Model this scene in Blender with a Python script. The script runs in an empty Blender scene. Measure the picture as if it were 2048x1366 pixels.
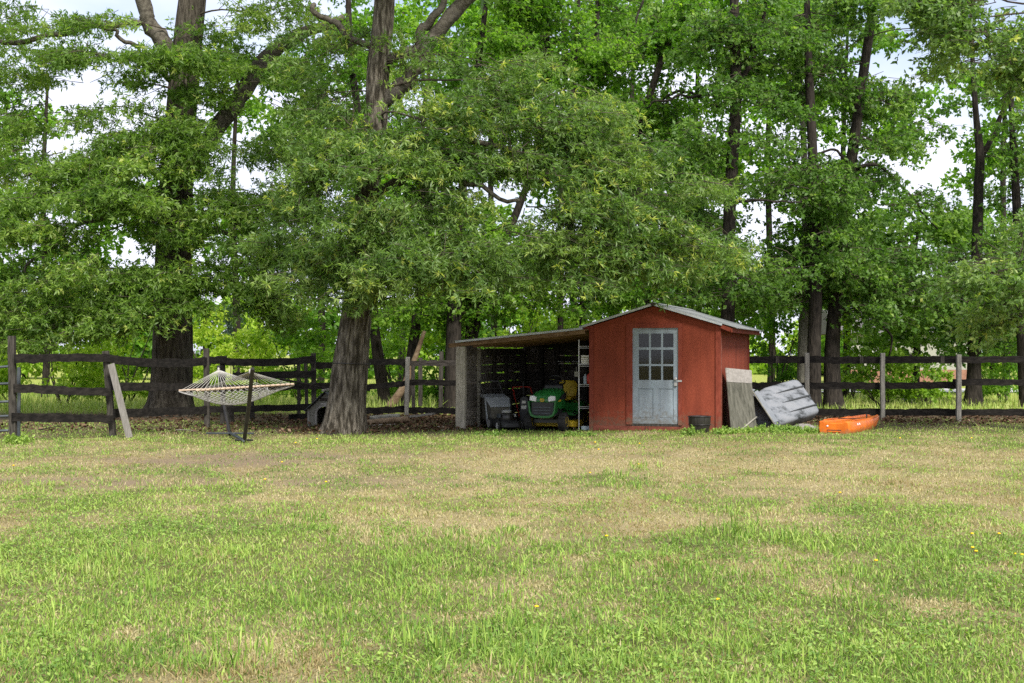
import bpy, bmesh, math, random
import numpy as np
from mathutils import Vector, Matrix

rng = np.random.default_rng(11)
random.seed(5)
R = math.radians
scene = bpy.context.scene
col = scene.collection

# ------------------------------------------------------------------ camera, sky, sun, exposure
CAM_H = 1.55
F = 2600.0            # focal length in photo pixels (2048 wide)
CX, HY = 1024.0, 708.0
cam_d = bpy.data.cameras.new('camera')
cam_d.lens = 36.0 * F / 2048.0
cam_d.sensor_width = 36.0
cam_d.shift_y = (HY - 683.0) / 2048.0
cam_d.clip_start = 0.1
cam_d.clip_end = 3000.0
cam = bpy.data.objects.new('camera', cam_d)
col.objects.link(cam)
cam.location = (0, 0, CAM_H)
cam.rotation_euler = (R(90), 0, 0)
scene.camera = cam

SUN_EL, SUN_AZ = R(44), R(156)     # azimuth from +Y, clockwise towards +X: behind the camera, to the right
sun_vec = Vector((math.cos(SUN_EL) * math.sin(SUN_AZ), math.cos(SUN_EL) * math.cos(SUN_AZ), math.sin(SUN_EL)))
world = bpy.data.worlds.new('World')
scene.world = world
world.use_nodes = True
nt = world.node_tree
bg = nt.nodes['Background']
sky = nt.nodes.new('ShaderNodeTexSky')
sky.sky_type = 'NISHITA'
sky.sun_disc = False
sky.sun_elevation = SUN_EL
sky.sun_rotation = SUN_AZ
sky.air_density = 1.0
sky.dust_density = 2.0
sky.ozone_density = 2.5
tc = nt.nodes.new('ShaderNodeTexCoord')
mp = nt.nodes.new('ShaderNodeMapping')
mp.inputs['Scale'].default_value = (1.0, 1.0, 2.6)
mp.inputs['Location'].default_value = (0.35, 0.1, 0.2)
nz = nt.nodes.new('ShaderNodeTexNoise')
nz.inputs['Scale'].default_value = 3.1
nz.inputs['Detail'].default_value = 6.0
nz.inputs['Roughness'].default_value = 0.55
rp = nt.nodes.new('ShaderNodeValToRGB')
rp.color_ramp.elements[0].position = 0.22
rp.color_ramp.elements[1].position = 0.56
mix = nt.nodes.new('ShaderNodeMixRGB')
mix.inputs['Color2'].default_value = (5.9, 6.05, 7.0, 1)      # bright cloud
nt.links.new(tc.outputs['Generated'], mp.inputs['Vector'])
nt.links.new(mp.outputs['Vector'], nz.inputs['Vector'])
nt.links.new(nz.outputs['Fac'], rp.inputs['Fac'])
nt.links.new(rp.outputs['Color'], mix.inputs['Fac'])
nt.links.new(sky.outputs['Color'], mix.inputs['Color1'])
nt.links.new(mix.outputs['Color'], bg.inputs['Color'])
bg.inputs['Strength'].default_value = 0.10

sun_d = bpy.data.lights.new('sun', 'SUN')
sun_d.energy = 3.1
sun_d.angle = R(14)
sun_d.color = (1.0, 0.95, 0.87)
sun = bpy.data.objects.new('sun', sun_d)
col.objects.link(sun)
sun.rotation_euler = (-sun_vec).to_track_quat('-Z', 'Y').to_euler()

vs = scene.view_settings
vs.view_transform = 'Standard'
vs.look = 'None'
vs.gamma = 1.0
vs.use_curve_mapping = False
vs.exposure = 1.0
scene.render.engine = 'CYCLES'
cy = scene.cycles
cy.max_bounces = 8
cy.diffuse_bounces = 4
cy.glossy_bounces = 3
cy.transmission_bounces = 4
cy.transparent_max_bounces = 6
cy.caustics_reflective = False
cy.caustics_refractive = False
cy.use_denoising = False

# ------------------------------------------------------------------ helpers
def W(px, py, Y):
    """A point of the place: photo column and row at a depth in metres."""
    return np.array([(px - CX) * Y / F, Y, CAM_H - (py - HY) * Y / F])

def tag(o, label=None, cat=None, group=None, kind=None):
    if label: o['label'] = label
    if cat: o['category'] = cat
    if group: o['group'] = group
    if kind: o['kind'] = kind
    return o

def thing(name, label, cat, loc=(0, 0, 0), rz=0.0, group=None):
    o = bpy.data.objects.new(name, None)
    o.empty_display_size = 0.2
    col.objects.link(o)
    o.location = [float(v) for v in loc]
    o.rotation_euler = (0, 0, rz)
    return tag(o, label, cat, group)

def root_of(o):
    while o.parent is not None:
        o = o.parent
    return o

def to_local(v, parent):
    if parent is None:
        return v
    r = root_of(parent)
    v = np.asarray(v, float) - np.array(r.location)
    a = -r.rotation_euler.z
    c, s = math.cos(a), math.sin(a)
    out = v.copy()
    out[:, 0] = c * v[:, 0] - s * v[:, 1]
    out[:, 1] = s * v[:, 0] + c * v[:, 1]
    return out

def unit(v):
    v = np.asarray(v, float)
    n = np.linalg.norm(v, axis=-1, keepdims=True)
    return v / np.maximum(n, 1e-9)

class MB:
    """Collects shapes; build() links them as one mesh object."""
    def __init__(self):
        self.v, self.f = [], []
    def add(self, verts, faces):
        b = len(self.v)
        self.v.extend([tuple(map(float, p)) for p in verts])
        self.f.extend([tuple(b + i for i in f) for f in faces])
    def box(self, x0, x1, y0, y1, z0, z1):
        self.add([(x0, y0, z0), (x1, y0, z0), (x1, y1, z0), (x0, y1, z0), (x0, y0, z1), (x1, y0, z1), (x1, y1, z1), (x0, y1, z1)],
                 [(0, 3, 2, 1), (4, 5, 6, 7), (0, 1, 5, 4), (1, 2, 6, 5), (2, 3, 7, 6), (3, 0, 4, 7)])
        return self
    def bar(self, a, b, w, h, up=(0, 0, 1), seg=1, jit=0.0, rnd=None):
        """A bar from a to b, w across and h along up."""
        a, b = np.asarray(a, float), np.asarray(b, float)
        d = unit(b - a)
        s = unit(np.cross(d, np.asarray(up, float)))
        u = np.cross(s, d)
        vs_, fs = [], []
        for i in range(seg + 1):
            c = a + (b - a) * i / seg
            if jit and rnd is not None:
                c = c + u * rnd.normal(0, jit) + s * rnd.normal(0, jit * .4)
            k = 1.0 if not (jit and rnd is not None) else 1 + rnd.normal(0, .03)
            for (p, q) in ((-1, -1), (1, -1), (1, 1), (-1, 1)):
                vs_.append(c + s * p * w / 2 + u * q * h / 2 * k)
        for i in range(seg):
            o = i * 4
            for j in range(4):
                fs.append((o + j, o + (j + 1) % 4, o + 4 + (j + 1) % 4, o + 4 + j))
        fs.append((3, 2, 1, 0))
        o = seg * 4
        fs.append((o, o + 1, o + 2, o + 3))
        self.add(vs_, fs)
        return self
    def tube(self, pts, rad, n=8, cap=True, fn=None):
        pts = np.asarray(pts, float)
        N = len(pts)
        rad = np.full(N, rad, float) if np.isscalar(rad) else np.asarray(rad, float)
        t = np.gradient(pts, axis=0) if N > 2 else np.repeat((pts[1] - pts[0])[None], 2, 0)
        t = unit(t)
        ref = np.array([1.0, 0, 0]) if abs(t[0][0]) < .8 else np.array([0, 1.0, 0])
        u = unit(np.cross(t[0], ref))
        vs_ = []
        for i in range(N):
            u = unit(u - t[i] * np.dot(u, t[i]))
            w = np.cross(t[i], u)
            for j in range(n):
                a = 2 * math.pi * j / n
                r = rad[i]
                if fn is not None:
                    r = r * fn(i, a)
                vs_.append(pts[i] + (u * math.cos(a) + w * math.sin(a)) * r)
        fs = []
        for i in range(N - 1):
            for j in range(n):
                fs.append((i * n + j, i * n + (j + 1) % n, (i + 1) * n + (j + 1) % n, (i + 1) * n + j))
        if cap:
            fs.append(tuple(range(n - 1, -1, -1)))
            fs.append(tuple((N - 1) * n + j for j in range(n)))
        self.add(vs_, fs)
        return self
    def prism(self, poly, a, b, axis='y'):
        """poly of 2D points swept along an axis between a and b."""
        n = len(poly)
        def p3(p, t):
            if axis == 'y': return (p[0], t, p[1])
            if axis == 'x': return (t, p[0], p[1])
            return (p[0], p[1], t)
        self.add([p3(p, a) for p in poly] + [p3(p, b) for p in poly],
                 [tuple(range(n)), tuple(range(2 * n - 1, n - 1, -1))] + [(i, (i + 1) % n, n + (i + 1) % n, n + i)[::-1] for i in range(n)])
        return self
    def lathe(self, prof, n=20, c=(0, 0, 0), axis='z'):
        vs_, fs = [], []
        for (r, h) in prof:
            for j in range(n):
                a = 2 * math.pi * j / n
                p = (r * math.cos(a), r * math.sin(a), h)
                if axis == 'x': p = (h, r * math.cos(a), r * math.sin(a))
                if axis == 'y': p = (r * math.cos(a), h, r * math.sin(a))
                vs_.append((p[0] + c[0], p[1] + c[1], p[2] + c[2]))
        m = len(prof)
        for i in range(m - 1):
            for j in range(n):
                fs.append((i * n + j, i * n + (j + 1) % n, (i + 1) * n + (j + 1) % n, (i + 1) * n + j))
        fs.append(tuple(range(n - 1, -1, -1)))
        fs.append(tuple((m - 1) * n + j for j in range(n)))
        self.add(vs_, fs)
        return self
    def loft(self, rings, cap=True):
        n = len(rings[0])
        vs_ = [p for r in rings for p in r]
        fs = []
        for i in range(len(rings) - 1):
            for j in range(n):
                fs.append((i * n + j, i * n + (j + 1) % n, (i + 1) * n + (j + 1) % n, (i + 1) * n + j))
        if cap:
            fs.append(tuple(range(n - 1, -1, -1)))
            fs.append(tuple((len(rings) - 1) * n + j for j in range(n)))
        self.add(vs_, fs)
        return self
    def grid_panel(self, xs, zs, holes, y0, y1):
        """A flat slab in x and z with rectangular holes: one connected sheet of cells."""
        nx, nz_ = len(xs), len(zs)
        idx = lambda i, k, s: (k * nx + i) * 2 + s
        vs_ = [(x, y, z) for z in zs for x in xs for y in (y0, y1)]
        fs = []
        solid = lambda i, k: 0 <= i < nx - 1 and 0 <= k < nz_ - 1 and (i, k) not in holes
        for k in range(nz_ - 1):
            for i in range(nx - 1):
                if not solid(i, k): continue
                fs.append((idx(i, k, 0), idx(i + 1, k, 0), idx(i + 1, k + 1, 0), idx(i, k + 1, 0)))
                fs.append((idx(i, k, 1), idx(i, k + 1, 1), idx(i + 1, k + 1, 1), idx(i + 1, k, 1)))
                if not solid(i - 1, k): fs.append((idx(i, k, 0), idx(i, k + 1, 0), idx(i, k + 1, 1), idx(i, k, 1)))
                if not solid(i + 1, k): fs.append((idx(i + 1, k, 0), idx(i + 1, k, 1), idx(i + 1, k + 1, 1), idx(i + 1, k + 1, 0)))
                if not solid(i, k - 1): fs.append((idx(i, k, 0), idx(i, k, 1), idx(i + 1, k, 1), idx(i + 1, k, 0)))
                if not solid(i, k + 1): fs.append((idx(i, k + 1, 0), idx(i + 1, k + 1, 0), idx(i + 1, k + 1, 1), idx(i, k + 1, 1)))
        self.add(vs_, fs)
        return self
    def build(self, name, mat, parent=None, world=False, smooth=False, bevel=0.0, weld=False, flat_angle=None):
        v = np.array(self.v, float)
        if world and parent is not None:
            v = to_local(v, parent)
        me = bpy.data.meshes.new(name)
        me.from_pydata([tuple(p) for p in v], [], self.f)
        bm = bmesh.new()
        bm.from_mesh(me)
        if weld:
            bmesh.ops.remove_doubles(bm, verts=bm.verts, dist=1e-4)
        loose = [x for x in bm.verts if not x.link_faces]
        if loose:
            bmesh.ops.delete(bm, geom=loose, context='VERTS')
        bmesh.ops.recalc_face_normals(bm, faces=bm.faces)
        bm.to_mesh(me)
        bm.free()
        if smooth:
            me.polygons.foreach_set('use_smooth', [True] * len(me.polygons))
            if flat_angle:
                me.set_sharp_from_angle(angle=R(flat_angle))
        me.materials.append(mat)
        o = bpy.data.objects.new(name, me)
        col.objects.link(o)
        o.parent = parent
        if bevel:
            m = o.modifiers.new('bevel', 'BEVEL')
            m.width = bevel
            m.segments = 2
            m.limit_method = 'ANGLE'
        return o

def catmull(pts, n):
    pts = np.asarray(pts, float)
    P = np.vstack([2 * pts[0] - pts[1], pts, 2 * pts[-1] - pts[-2]])
    m = len(pts) - 1
    out = []
    for t in np.linspace(0, m, n):
        i = min(int(t), m - 1)
        f = t - i
        a, b, c, d = P[i], P[i + 1], P[i + 2], P[i + 3]
        out.append(.5 * ((2 * b) + (-a + c) * f + (2 * a - 5 * b + 4 * c - d) * f * f + (-a + 3 * b - 3 * c + d) * f ** 3))
    return np.array(out)

def quad_mesh(name, verts, mat, parent, tint=None, nv=4, world=True):
    """verts (N, nv, 3): N loose faces as one mesh, with a tint value for each face."""
    N = len(verts)
    v = verts.reshape(-1, 3)
    if world:
        v = to_local(v, parent) if parent is not None else v
    me = bpy.data.meshes.new(name)
    me.vertices.add(len(v))
    me.vertices.foreach_set('co', np.ascontiguousarray(v, np.float32).ravel())
    me.loops.add(len(v))
    me.loops.foreach_set('vertex_index', np.arange(len(v), dtype=np.int32))
    me.polygons.add(N)
    me.polygons.foreach_set('loop_start', np.arange(0, N * nv, nv, dtype=np.int32))
    me.polygons.foreach_set('loop_total', np.full(N, nv, np.int32))
    if tint is not None:
        at = me.attributes.new('tint', 'FLOAT', 'FACE')
        at.data.foreach_set('value', np.ascontiguousarray(tint, np.float32))
    me.update()
    me.materials.append(mat)
    o = bpy.data.objects.new(name, me)
    col.objects.link(o)
    o.parent = parent
    return o

def vnoise(x, y, seed=0):
    """Smooth value noise in 0..1 for numpy arrays."""
    x, y = np.asarray(x, float), np.asarray(y, float)
    xi, yi = np.floor(x).astype(np.int64), np.floor(y).astype(np.int64)
    xf, yf = x - xi, y - yi
    xf, yf = xf * xf * (3 - 2 * xf), yf * yf * (3 - 2 * yf)
    def h(a, b):
        n = (a * 374761393 + b * 668265263 + seed * 1442695041) & 0xffffffff
        n = ((n ^ (n >> 13)) * 1274126177) & 0xffffffff
        return ((n ^ (n >> 16)) & 0xffff) / 65535.0
    return (h(xi, yi) * (1 - xf) + h(xi + 1, yi) * xf) * (1 - yf) + (h(xi, yi + 1) * (1 - xf) + h(xi + 1, yi + 1) * xf) * yf

def fbm(x, y, seed=0, oct=4):
    s, a, t = 0, 1.0, 0
    for i in range(oct):
        s = s + a * vnoise(x * 2 ** i, y * 2 ** i, seed + i * 17)
        t += a
        a *= .55
    return s / t

def sstep(a, b, x):
    t = np.clip((x - a) / (b - a), 0, 1)
    return t * t * (3 - 2 * t)

# ------------------------------------------------------------------ materials
def M(name, c1, c2=None, c3=None, scale=6.0, stretch=(1, 1, 1), rough=.8, bump=.25, bscale=None, spec=.3, metal=0.0, lo=.35, hi=.68, detail=6.0, rvar=.12, dist=.02):
    m = bpy.data.materials.new(name)
    m.use_nodes = True
    n, l = m.node_tree.nodes, m.node_tree.links
    p = n['Principled BSDF']
    p.inputs['Roughness'].default_value = rough
    p.inputs['Specular IOR Level'].default_value = spec
    p.inputs['Metallic'].default_value = metal
    if c2 is None:
        c2 = tuple(min(1, x * 1.25 + .004) for x in c1)
    t = n.new('ShaderNodeTexCoord')
    oi = n.new('ShaderNodeObjectInfo')
    off = n.new('ShaderNodeVectorMath'); off.operation = 'ADD'
    mul = n.new('ShaderNodeMath'); mul.operation = 'MULTIPLY'; mul.inputs[1].default_value = 37.0
    l.new(oi.outputs['Random'], mul.inputs[0])
    l.new(t.outputs['Object'], off.inputs[0]); l.new(mul.outputs[0], off.inputs[1])
    mpn = n.new('ShaderNodeMapping')
    mpn.inputs['Scale'].default_value = stretch
    l.new(off.outputs[0], mpn.inputs['Vector'])
    no = n.new('ShaderNodeTexNoise')
    no.inputs['Scale'].default_value = scale
    no.inputs['Detail'].default_value = detail
    no.inputs['Roughness'].default_value = .62
    l.new(mpn.outputs['Vector'], no.inputs['Vector'])
    r = n.new('ShaderNodeValToRGB')
    r.color_ramp.elements[0].position = lo
    r.color_ramp.elements[1].position = hi
    r.color_ramp.elements[0].color = (*c1, 1)
    r.color_ramp.elements[1].color = (*c2, 1)
    if c3 is not None:
        e = r.color_ramp.elements.new(min(.98, hi + .1))
        e.color = (*c3, 1)
    l.new(no.outputs['Fac'], r.inputs['Fac'])
    hs = n.new('ShaderNodeHueSaturation')
    mr = n.new('ShaderNodeMapRange')
    mr.inputs['To Min'].default_value = 1 - rvar
    mr.inputs['To Max'].default_value = 1 + rvar
    l.new(oi.outputs['Random'], mr.inputs['Value'])
    l.new(mr.outputs['Result'], hs.inputs['Value'])
    l.new(r.outputs['Color'], hs.inputs['Color'])
    l.new(hs.outputs['Color'], p.inputs['Base Color'])
    if bump:
        b = n.new('ShaderNodeBump')
        b.inputs['Strength'].default_value = bump
        b.inputs['Distance'].default_value = dist
        nb = n.new('ShaderNodeTexNoise')
        nb.inputs['Scale'].default_value = bscale or scale * 3
        nb.inputs['Detail'].default_value = 5
        l.new(mpn.outputs['Vector'], nb.inputs['Vector'])
        l.new(nb.outputs['Fac'], b.inputs['Height'])
        l.new(b.outputs['Normal'], p.inputs['Normal'])
    m['_ramp'] = 1
    return m

def leaf_mat(name, stops, transl=.35, rough=.5, spec=.35, tcol=1.35):
    """Leaf colours picked by the face's tint value; thin leaves let some light through."""
    m = bpy.data.materials.new(name)
    m.use_nodes = True
    n, l = m.node_tree.nodes, m.node_tree.links
    p = n['Principled BSDF']
    p.inputs['Roughness'].default_value = rough
    p.inputs['Specular IOR Level'].default_value = spec
    a = n.new('ShaderNodeAttribute')
    a.attribute_name = 'tint'
    r = n.new('ShaderNodeValToRGB')
    els = r.color_ramp.elements
    els[0].position, els[0].color = stops[0][0], (*stops[0][1], 1)
    els[1].position, els[1].color = stops[-1][0], (*stops[-1][1], 1)
    for (q, c) in stops[1:-1]:
        e = els.new(q)
        e.color = (*c, 1)
    l.new(a.outputs['Fac'], r.inputs['Fac'])
    l.new(r.outputs['Color'], p.inputs['Base Color'])
    t = n.new('ShaderNodeBsdfTranslucent')
    g = n.new('ShaderNodeMixRGB'); g.blend_type = 'MULTIPLY'; g.inputs['Fac'].default_value = 1
    g.inputs['Color2'].default_value = (tcol * .92, tcol * 1.05, tcol * .40, 1)
    l.new(r.outputs['Color'], g.inputs['Color1'])
    l.new(g.outputs['Color'], t.inputs['Color'])
    ms = n.new('ShaderNodeMixShader')
    ms.inputs['Fac'].default_value = transl
    l.new(p.outputs['BSDF'], ms.inputs[1])
    l.new(t.outputs['BSDF'], ms.inputs[2])
    l.new(ms.outputs['Shader'], n['Material Output'].inputs['Surface'])
    return m

MAT = {}
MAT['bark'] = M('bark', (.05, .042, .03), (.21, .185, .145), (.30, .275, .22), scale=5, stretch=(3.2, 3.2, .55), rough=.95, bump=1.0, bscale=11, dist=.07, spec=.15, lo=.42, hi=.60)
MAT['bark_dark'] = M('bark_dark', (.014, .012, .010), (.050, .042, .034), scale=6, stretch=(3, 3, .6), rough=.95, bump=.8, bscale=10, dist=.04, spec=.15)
MAT['bark_mid'] = M('bark_mid', (.028, .023, .017), (.115, .10, .078), (.16, .15, .115), scale=5, stretch=(3.2, 3.2, .55), rough=.95, bump=.9, bscale=9, dist=.05, spec=.15, lo=.36, hi=.62)
MAT['bark_pale'] = M('bark_pale', (.10, .095, .075), (.21, .20, .165), scale=6, stretch=(2, 2, .7), rough=.95, bump=.6, bscale=12, dist=.03, spec=.15)
MAT['bark_limb'] = M('bark_limb', (.05, .043, .034), (.16, .145, .115), (.24, .24, .20), scale=7, stretch=(1.5, 1.5, 1.5), rough=.95, bump=.7, dist=.03, spec=.15)
MAT['twig'] = M('twig', (.045, .036, .026), (.10, .085, .065), scale=9, rough=.9, bump=0, spec=.15)
MAT['fence'] = M('fence', (.008, .007, .006), (.030, .026, .022), (.15, .14, .125), scale=7, stretch=(1, 1, 2.5), rough=.92, bump=.7, bscale=20, dist=.015, spec=.2, lo=.4, hi=.72)
MAT['post_grey'] = M('post_grey', (.15, .145, .125), (.30, .285, .25), scale=9, stretch=(3, 3, .5), rough=.9, bump=.5, dist=.01, spec=.2)
MAT['post_dark'] = M('post_dark', (.022, .02, .016), (.08, .072, .06), scale=9, stretch=(3, 3, .5), rough=.9, bump=.5, dist=.01, spec=.2)
MAT['board_pale'] = M('board_pale', (.17, .16, .14), (.27, .255, .23), scale=9, stretch=(3, 3, .6), rough=.9, bump=.35, dist=.008, spec=.2)
MAT['plank'] = M('plank', (.035, .029, .024), (.12, .105, .09), (.22, .20, .18), scale=5, stretch=(1, 1, 5), rough=.92, bump=.6, bscale=14, dist=.012, spec=.2, rvar=.35)
MAT['plank_lit'] = M('plank_lit', (.085, .075, .062), (.24, .22, .19), (.36, .34, .30), scale=5, stretch=(5, 1, 5), rough=.92, bump=.6, bscale=14, dist=.012, spec=.2, rvar=.35)  # lit copy of plank: daylight on the side wall put into the colour
MAT['post_light'] = M('post_light', (.20, .185, .15), (.34, .32, .265), scale=8, stretch=(3, 3, .4), rough=.9, bump=.5, dist=.01, spec=.2)
MAT['brown_wood'] = M('brown_wood', (.12, .072, .036), (.24, .155, .085), scale=6, stretch=(1, 4, 4), rough=.85, bump=.3, dist=.006, spec=.2)
MAT['red'] = M('red', (.170, .032, .015), (.255, .054, .026), (.295, .078, .042), scale=26, stretch=(2.5, 2.5, .9), rough=.82, bump=.5, bscale=40, dist=.006, spec=.25, lo=.3, hi=.7, rvar=.04)
def weather(m, dirt, zmax):
    """Streaky fading over a paint, and mud splashed up from the ground in its own ragged shape."""
    n, l = m.node_tree.nodes, m.node_tree.links
    p = n['Principled BSDF']
    src = p.inputs['Base Color'].links[0].from_socket
    t = n.new('ShaderNodeTexCoord')
    mp_ = n.new('ShaderNodeMapping'); mp_.inputs['Scale'].default_value = (1.6, 1.6, .35); l.new(t.outputs['Object'], mp_.inputs['Vector'])
    n1 = n.new('ShaderNodeTexNoise'); n1.inputs['Scale'].default_value = 3.0; n1.inputs['Detail'].default_value = 7; l.new(mp_.outputs['Vector'], n1.inputs['Vector'])
    r1_ = n.new('ShaderNodeValToRGB'); r1_.color_ramp.elements[0].position = .3; r1_.color_ramp.elements[1].position = .7
    r1_.color_ramp.elements[0].color = (.74, .72, .72, 1); r1_.color_ramp.elements[1].color = (1.12, 1.14, 1.14, 1); l.new(n1.outputs['Fac'], r1_.inputs['Fac'])
    mu = n.new('ShaderNodeMixRGB'); mu.blend_type = 'MULTIPLY'; mu.inputs['Fac'].default_value = 1; l.new(src, mu.inputs['Color1']); l.new(r1_.outputs['Color'], mu.inputs['Color2'])
    n2 = n.new('ShaderNodeTexNoise'); n2.inputs['Scale'].default_value = 14; n2.inputs['Detail'].default_value = 8; l.new(t.outputs['Object'], n2.inputs['Vector'])
    sx = n.new('ShaderNodeSeparateXYZ'); l.new(t.outputs['Object'], sx.inputs['Vector'])
    mr_ = n.new('ShaderNodeMapRange'); mr_.inputs['From Min'].default_value = 0; mr_.inputs['From Max'].default_value = zmax; mr_.inputs['To Min'].default_value = .55; mr_.inputs['To Max'].default_value = 0; l.new(sx.outputs['Z'], mr_.inputs['Value'])
    ad = n.new('ShaderNodeMath'); ad.operation = 'ADD'; l.new(mr_.outputs['Result'], ad.inputs[0]); l.new(n2.outputs['Fac'], ad.inputs[1])
    r2_ = n.new('ShaderNodeMapRange'); r2_.inputs['From Min'].default_value = .68; r2_.inputs['From Max'].default_value = 1.0; r2_.inputs['To Max'].default_value = .8; l.new(ad.outputs[0], r2_.inputs['Value'])
    mx = n.new('ShaderNodeMixRGB'); mx.inputs['Color2'].default_value = (*dirt, 1); l.new(r2_.outputs['Result'], mx.inputs['Fac']); l.new(mu.outputs['Color'], mx.inputs['Color1'])
    l.new(mx.outputs['Color'], p.inputs['Base Color'])
weather(MAT['red'], (.12, .075, .05), .55)
MAT['red_trim'] = M('red_trim', (.165, .031, .016), (.24, .052, .029), scale=12, stretch=(2, 2, .5), rough=.8, bump=.35, dist=.005, spec=.25, rvar=.06)
weather(MAT['red_trim'], (.13, .085, .055), .6)
MAT['red_worn'] = M('red_worn', (.12, .035, .024), (.24, .075, .05), (.30, .19, .14), scale=8, stretch=(.7, 1, 1.5), rough=.88, bump=.4, dist=.006, spec=.2)
MAT['door'] = M('door', (.225, .272, .31), (.275, .322, .36), (.30, .34, .36), scale=5, stretch=(1, 1, .6), rough=.6, bump=.12, bscale=30, dist=.003, spec=.35, rvar=.02)
weather(MAT['door'], (.13, .12, .10), .75)
MAT['trim_metal'] = M('trim_metal', (.34, .37, .39), (.47, .50, .51), scale=6, rough=.45, bump=.1, spec=.5, rvar=.05)
MAT['roof_metal'] = M('roof_metal', (.16, .17, .165), (.28, .295, .285), (.20, .21, .17), scale=3, rough=.55, bump=.15, spec=.4, metal=.25)
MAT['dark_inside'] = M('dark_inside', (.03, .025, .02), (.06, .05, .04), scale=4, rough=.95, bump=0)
MAT['black_plastic'] = M('black_plastic', (.012, .012, .013), (.022, .022, .024), scale=6, rough=.5, bump=.05, spec=.45)
MAT['black_metal'] = M('black_metal', (.012, .011, .010), (.024, .021, .019), scale=7, rough=.38, bump=.05, spec=.5)
MAT['rubber'] = M('rubber', (.014, .014, .014), (.03, .029, .027), scale=9, rough=.85, bump=.2, spec=.25)
MAT['grey_plastic'] = M('grey_plastic', (.26, .28, .30), (.34, .36, .38), scale=5, rough=.6, bump=.05, spec=.35)
MAT['steel'] = M('steel', (.38, .38, .37), (.52, .52, .50), scale=8, rough=.4, bump=.05, spec=.5, metal=.4)
MAT['gate_metal'] = M('gate_metal', (.045, .055, .062), (.08, .092, .10), scale=6, rough=.55, bump=.1, spec=.4, metal=.3)
MAT['green_paint'] = M('green_paint', (.010, .095, .017), (.018, .135, .026), scale=4, rough=.32, bump=.03, spec=.5)
MAT['yellow_paint'] = M('yellow_paint', (.36, .25, .012), (.50, .36, .02), scale=5, rough=.5, bump=.05, spec=.4)
MAT['lamp_glass'] = M('lamp_glass', (.55, .55, .55), (.75, .75, .75), scale=30, rough=.15, bump=.2, spec=.6)
MAT['red_plastic'] = M('red_plastic', (.42, .035, .02), (.52, .05, .03), scale=5, rough=.45, bump=.05, spec=.4)
MAT['white_paper'] = M('white_paper', (.52, .51, .46), (.64, .62, .57), scale=9, rough=.8, bump=.05)
MAT['blue_grey'] = M('blue_grey', (.28, .34, .38), (.38, .44, .47), scale=9, rough=.5, bump=.05)
MAT['rope'] = M('rope', (.34, .325, .295), (.46, .445, .41), scale=30, rough=.9, bump=.2, dist=.003)
MAT['spreader'] = M('spreader', (.36, .27, .19), (.50, .39, .29), scale=9, stretch=(1, 3, 3), rough=.7, bump=.1, dist=.003)
MAT['doghouse'] = M('doghouse', (.135, .13, .105), (.205, .20, .165), (.16, .17, .115), scale=8, stretch=(1, 1, 3), rough=.85, bump=.2, dist=.005)
MAT['shingle'] = M('shingle', (.045, .048, .05), (.085, .09, .09), scale=22, rough=.95, bump=.4, dist=.005)
MAT['plywood'] = M('plywood', (.05, .05, .036), (.155, .15, .12), (.22, .21, .18), scale=4, stretch=(2.2, 2.2, .9), rough=.9, bump=.25, dist=.006)
MAT['pale_wood'] = M('pale_wood', (.22, .205, .185), (.33, .31, .285), scale=7, stretch=(1, 1, 3), rough=.9, bump=.2, dist=.004)
MAT['log'] = M('log', (.13, .085, .05), (.30, .22, .14), (.36, .31, .23), scale=6, stretch=(.7, 2, 2), rough=.92, bump=.5, dist=.01)
MAT['log_grey'] = M('log_grey', (.16, .15, .12), (.33, .31, .26), scale=6, stretch=(.7, 2, 2), rough=.92, bump=.5, dist=.01)
MAT['tarp'] = M('tarp', (.13, .12, .105), (.33, .31, .28), (.16, .145, .125), scale=12, rough=.8, bump=.4, dist=.01)
MAT['kayak'] = M('kayak', (.60, .125, .006), (.68, .16, .010), scale=3, rough=.42, bump=.03, spec=.4, rvar=.01)
MAT['tub_rib'] = M('tub_rib', (.03, .034, .036), (.06, .066, .07), scale=5, rough=.6, bump=.05)
weather(MAT['kayak'], (.24, .12, .05), .22)
MAT['barrel'] = M('barrel', (.012, .011, .010), (.04, .036, .032), (.14, .13, .11), scale=5, stretch=(3.5, 3.5, .35), rough=.35, bump=.15, dist=.006, spec=.5)
MAT['shrub_bark'] = M('shrub_bark', (.05, .042, .03), (.10, .085, .06), scale=8, rough=.9, bump=0)
MAT['siding'] = M('siding', (.30, .30, .26), (.38, .37, .33), scale=3, rough=.8, bump=.1)
MAT['brick_base'] = M('brick_base', (.20, .10, .07), (.30, .16, .11), scale=9, rough=.9, bump=.2)
MAT['roof_far'] = M('roof_far', (.09, .085, .08), (.13, .125, .12), scale=6, rough=.95, bump=.2)
MAT['white_paint'] = M('white_paint', (.66, .66, .66), (.78, .78, .77), scale=6, rough=.6, bump=.05)
MAT['dead_leaf'] = leaf_mat('dead_leaf', [(0, (.03, .016, .010)), (.4, (.075, .040, .024)), (.75, (.14, .085, .050)), (1, (.30, .22, .15))], transl=.12, rough=.85, spec=.15)

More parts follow.
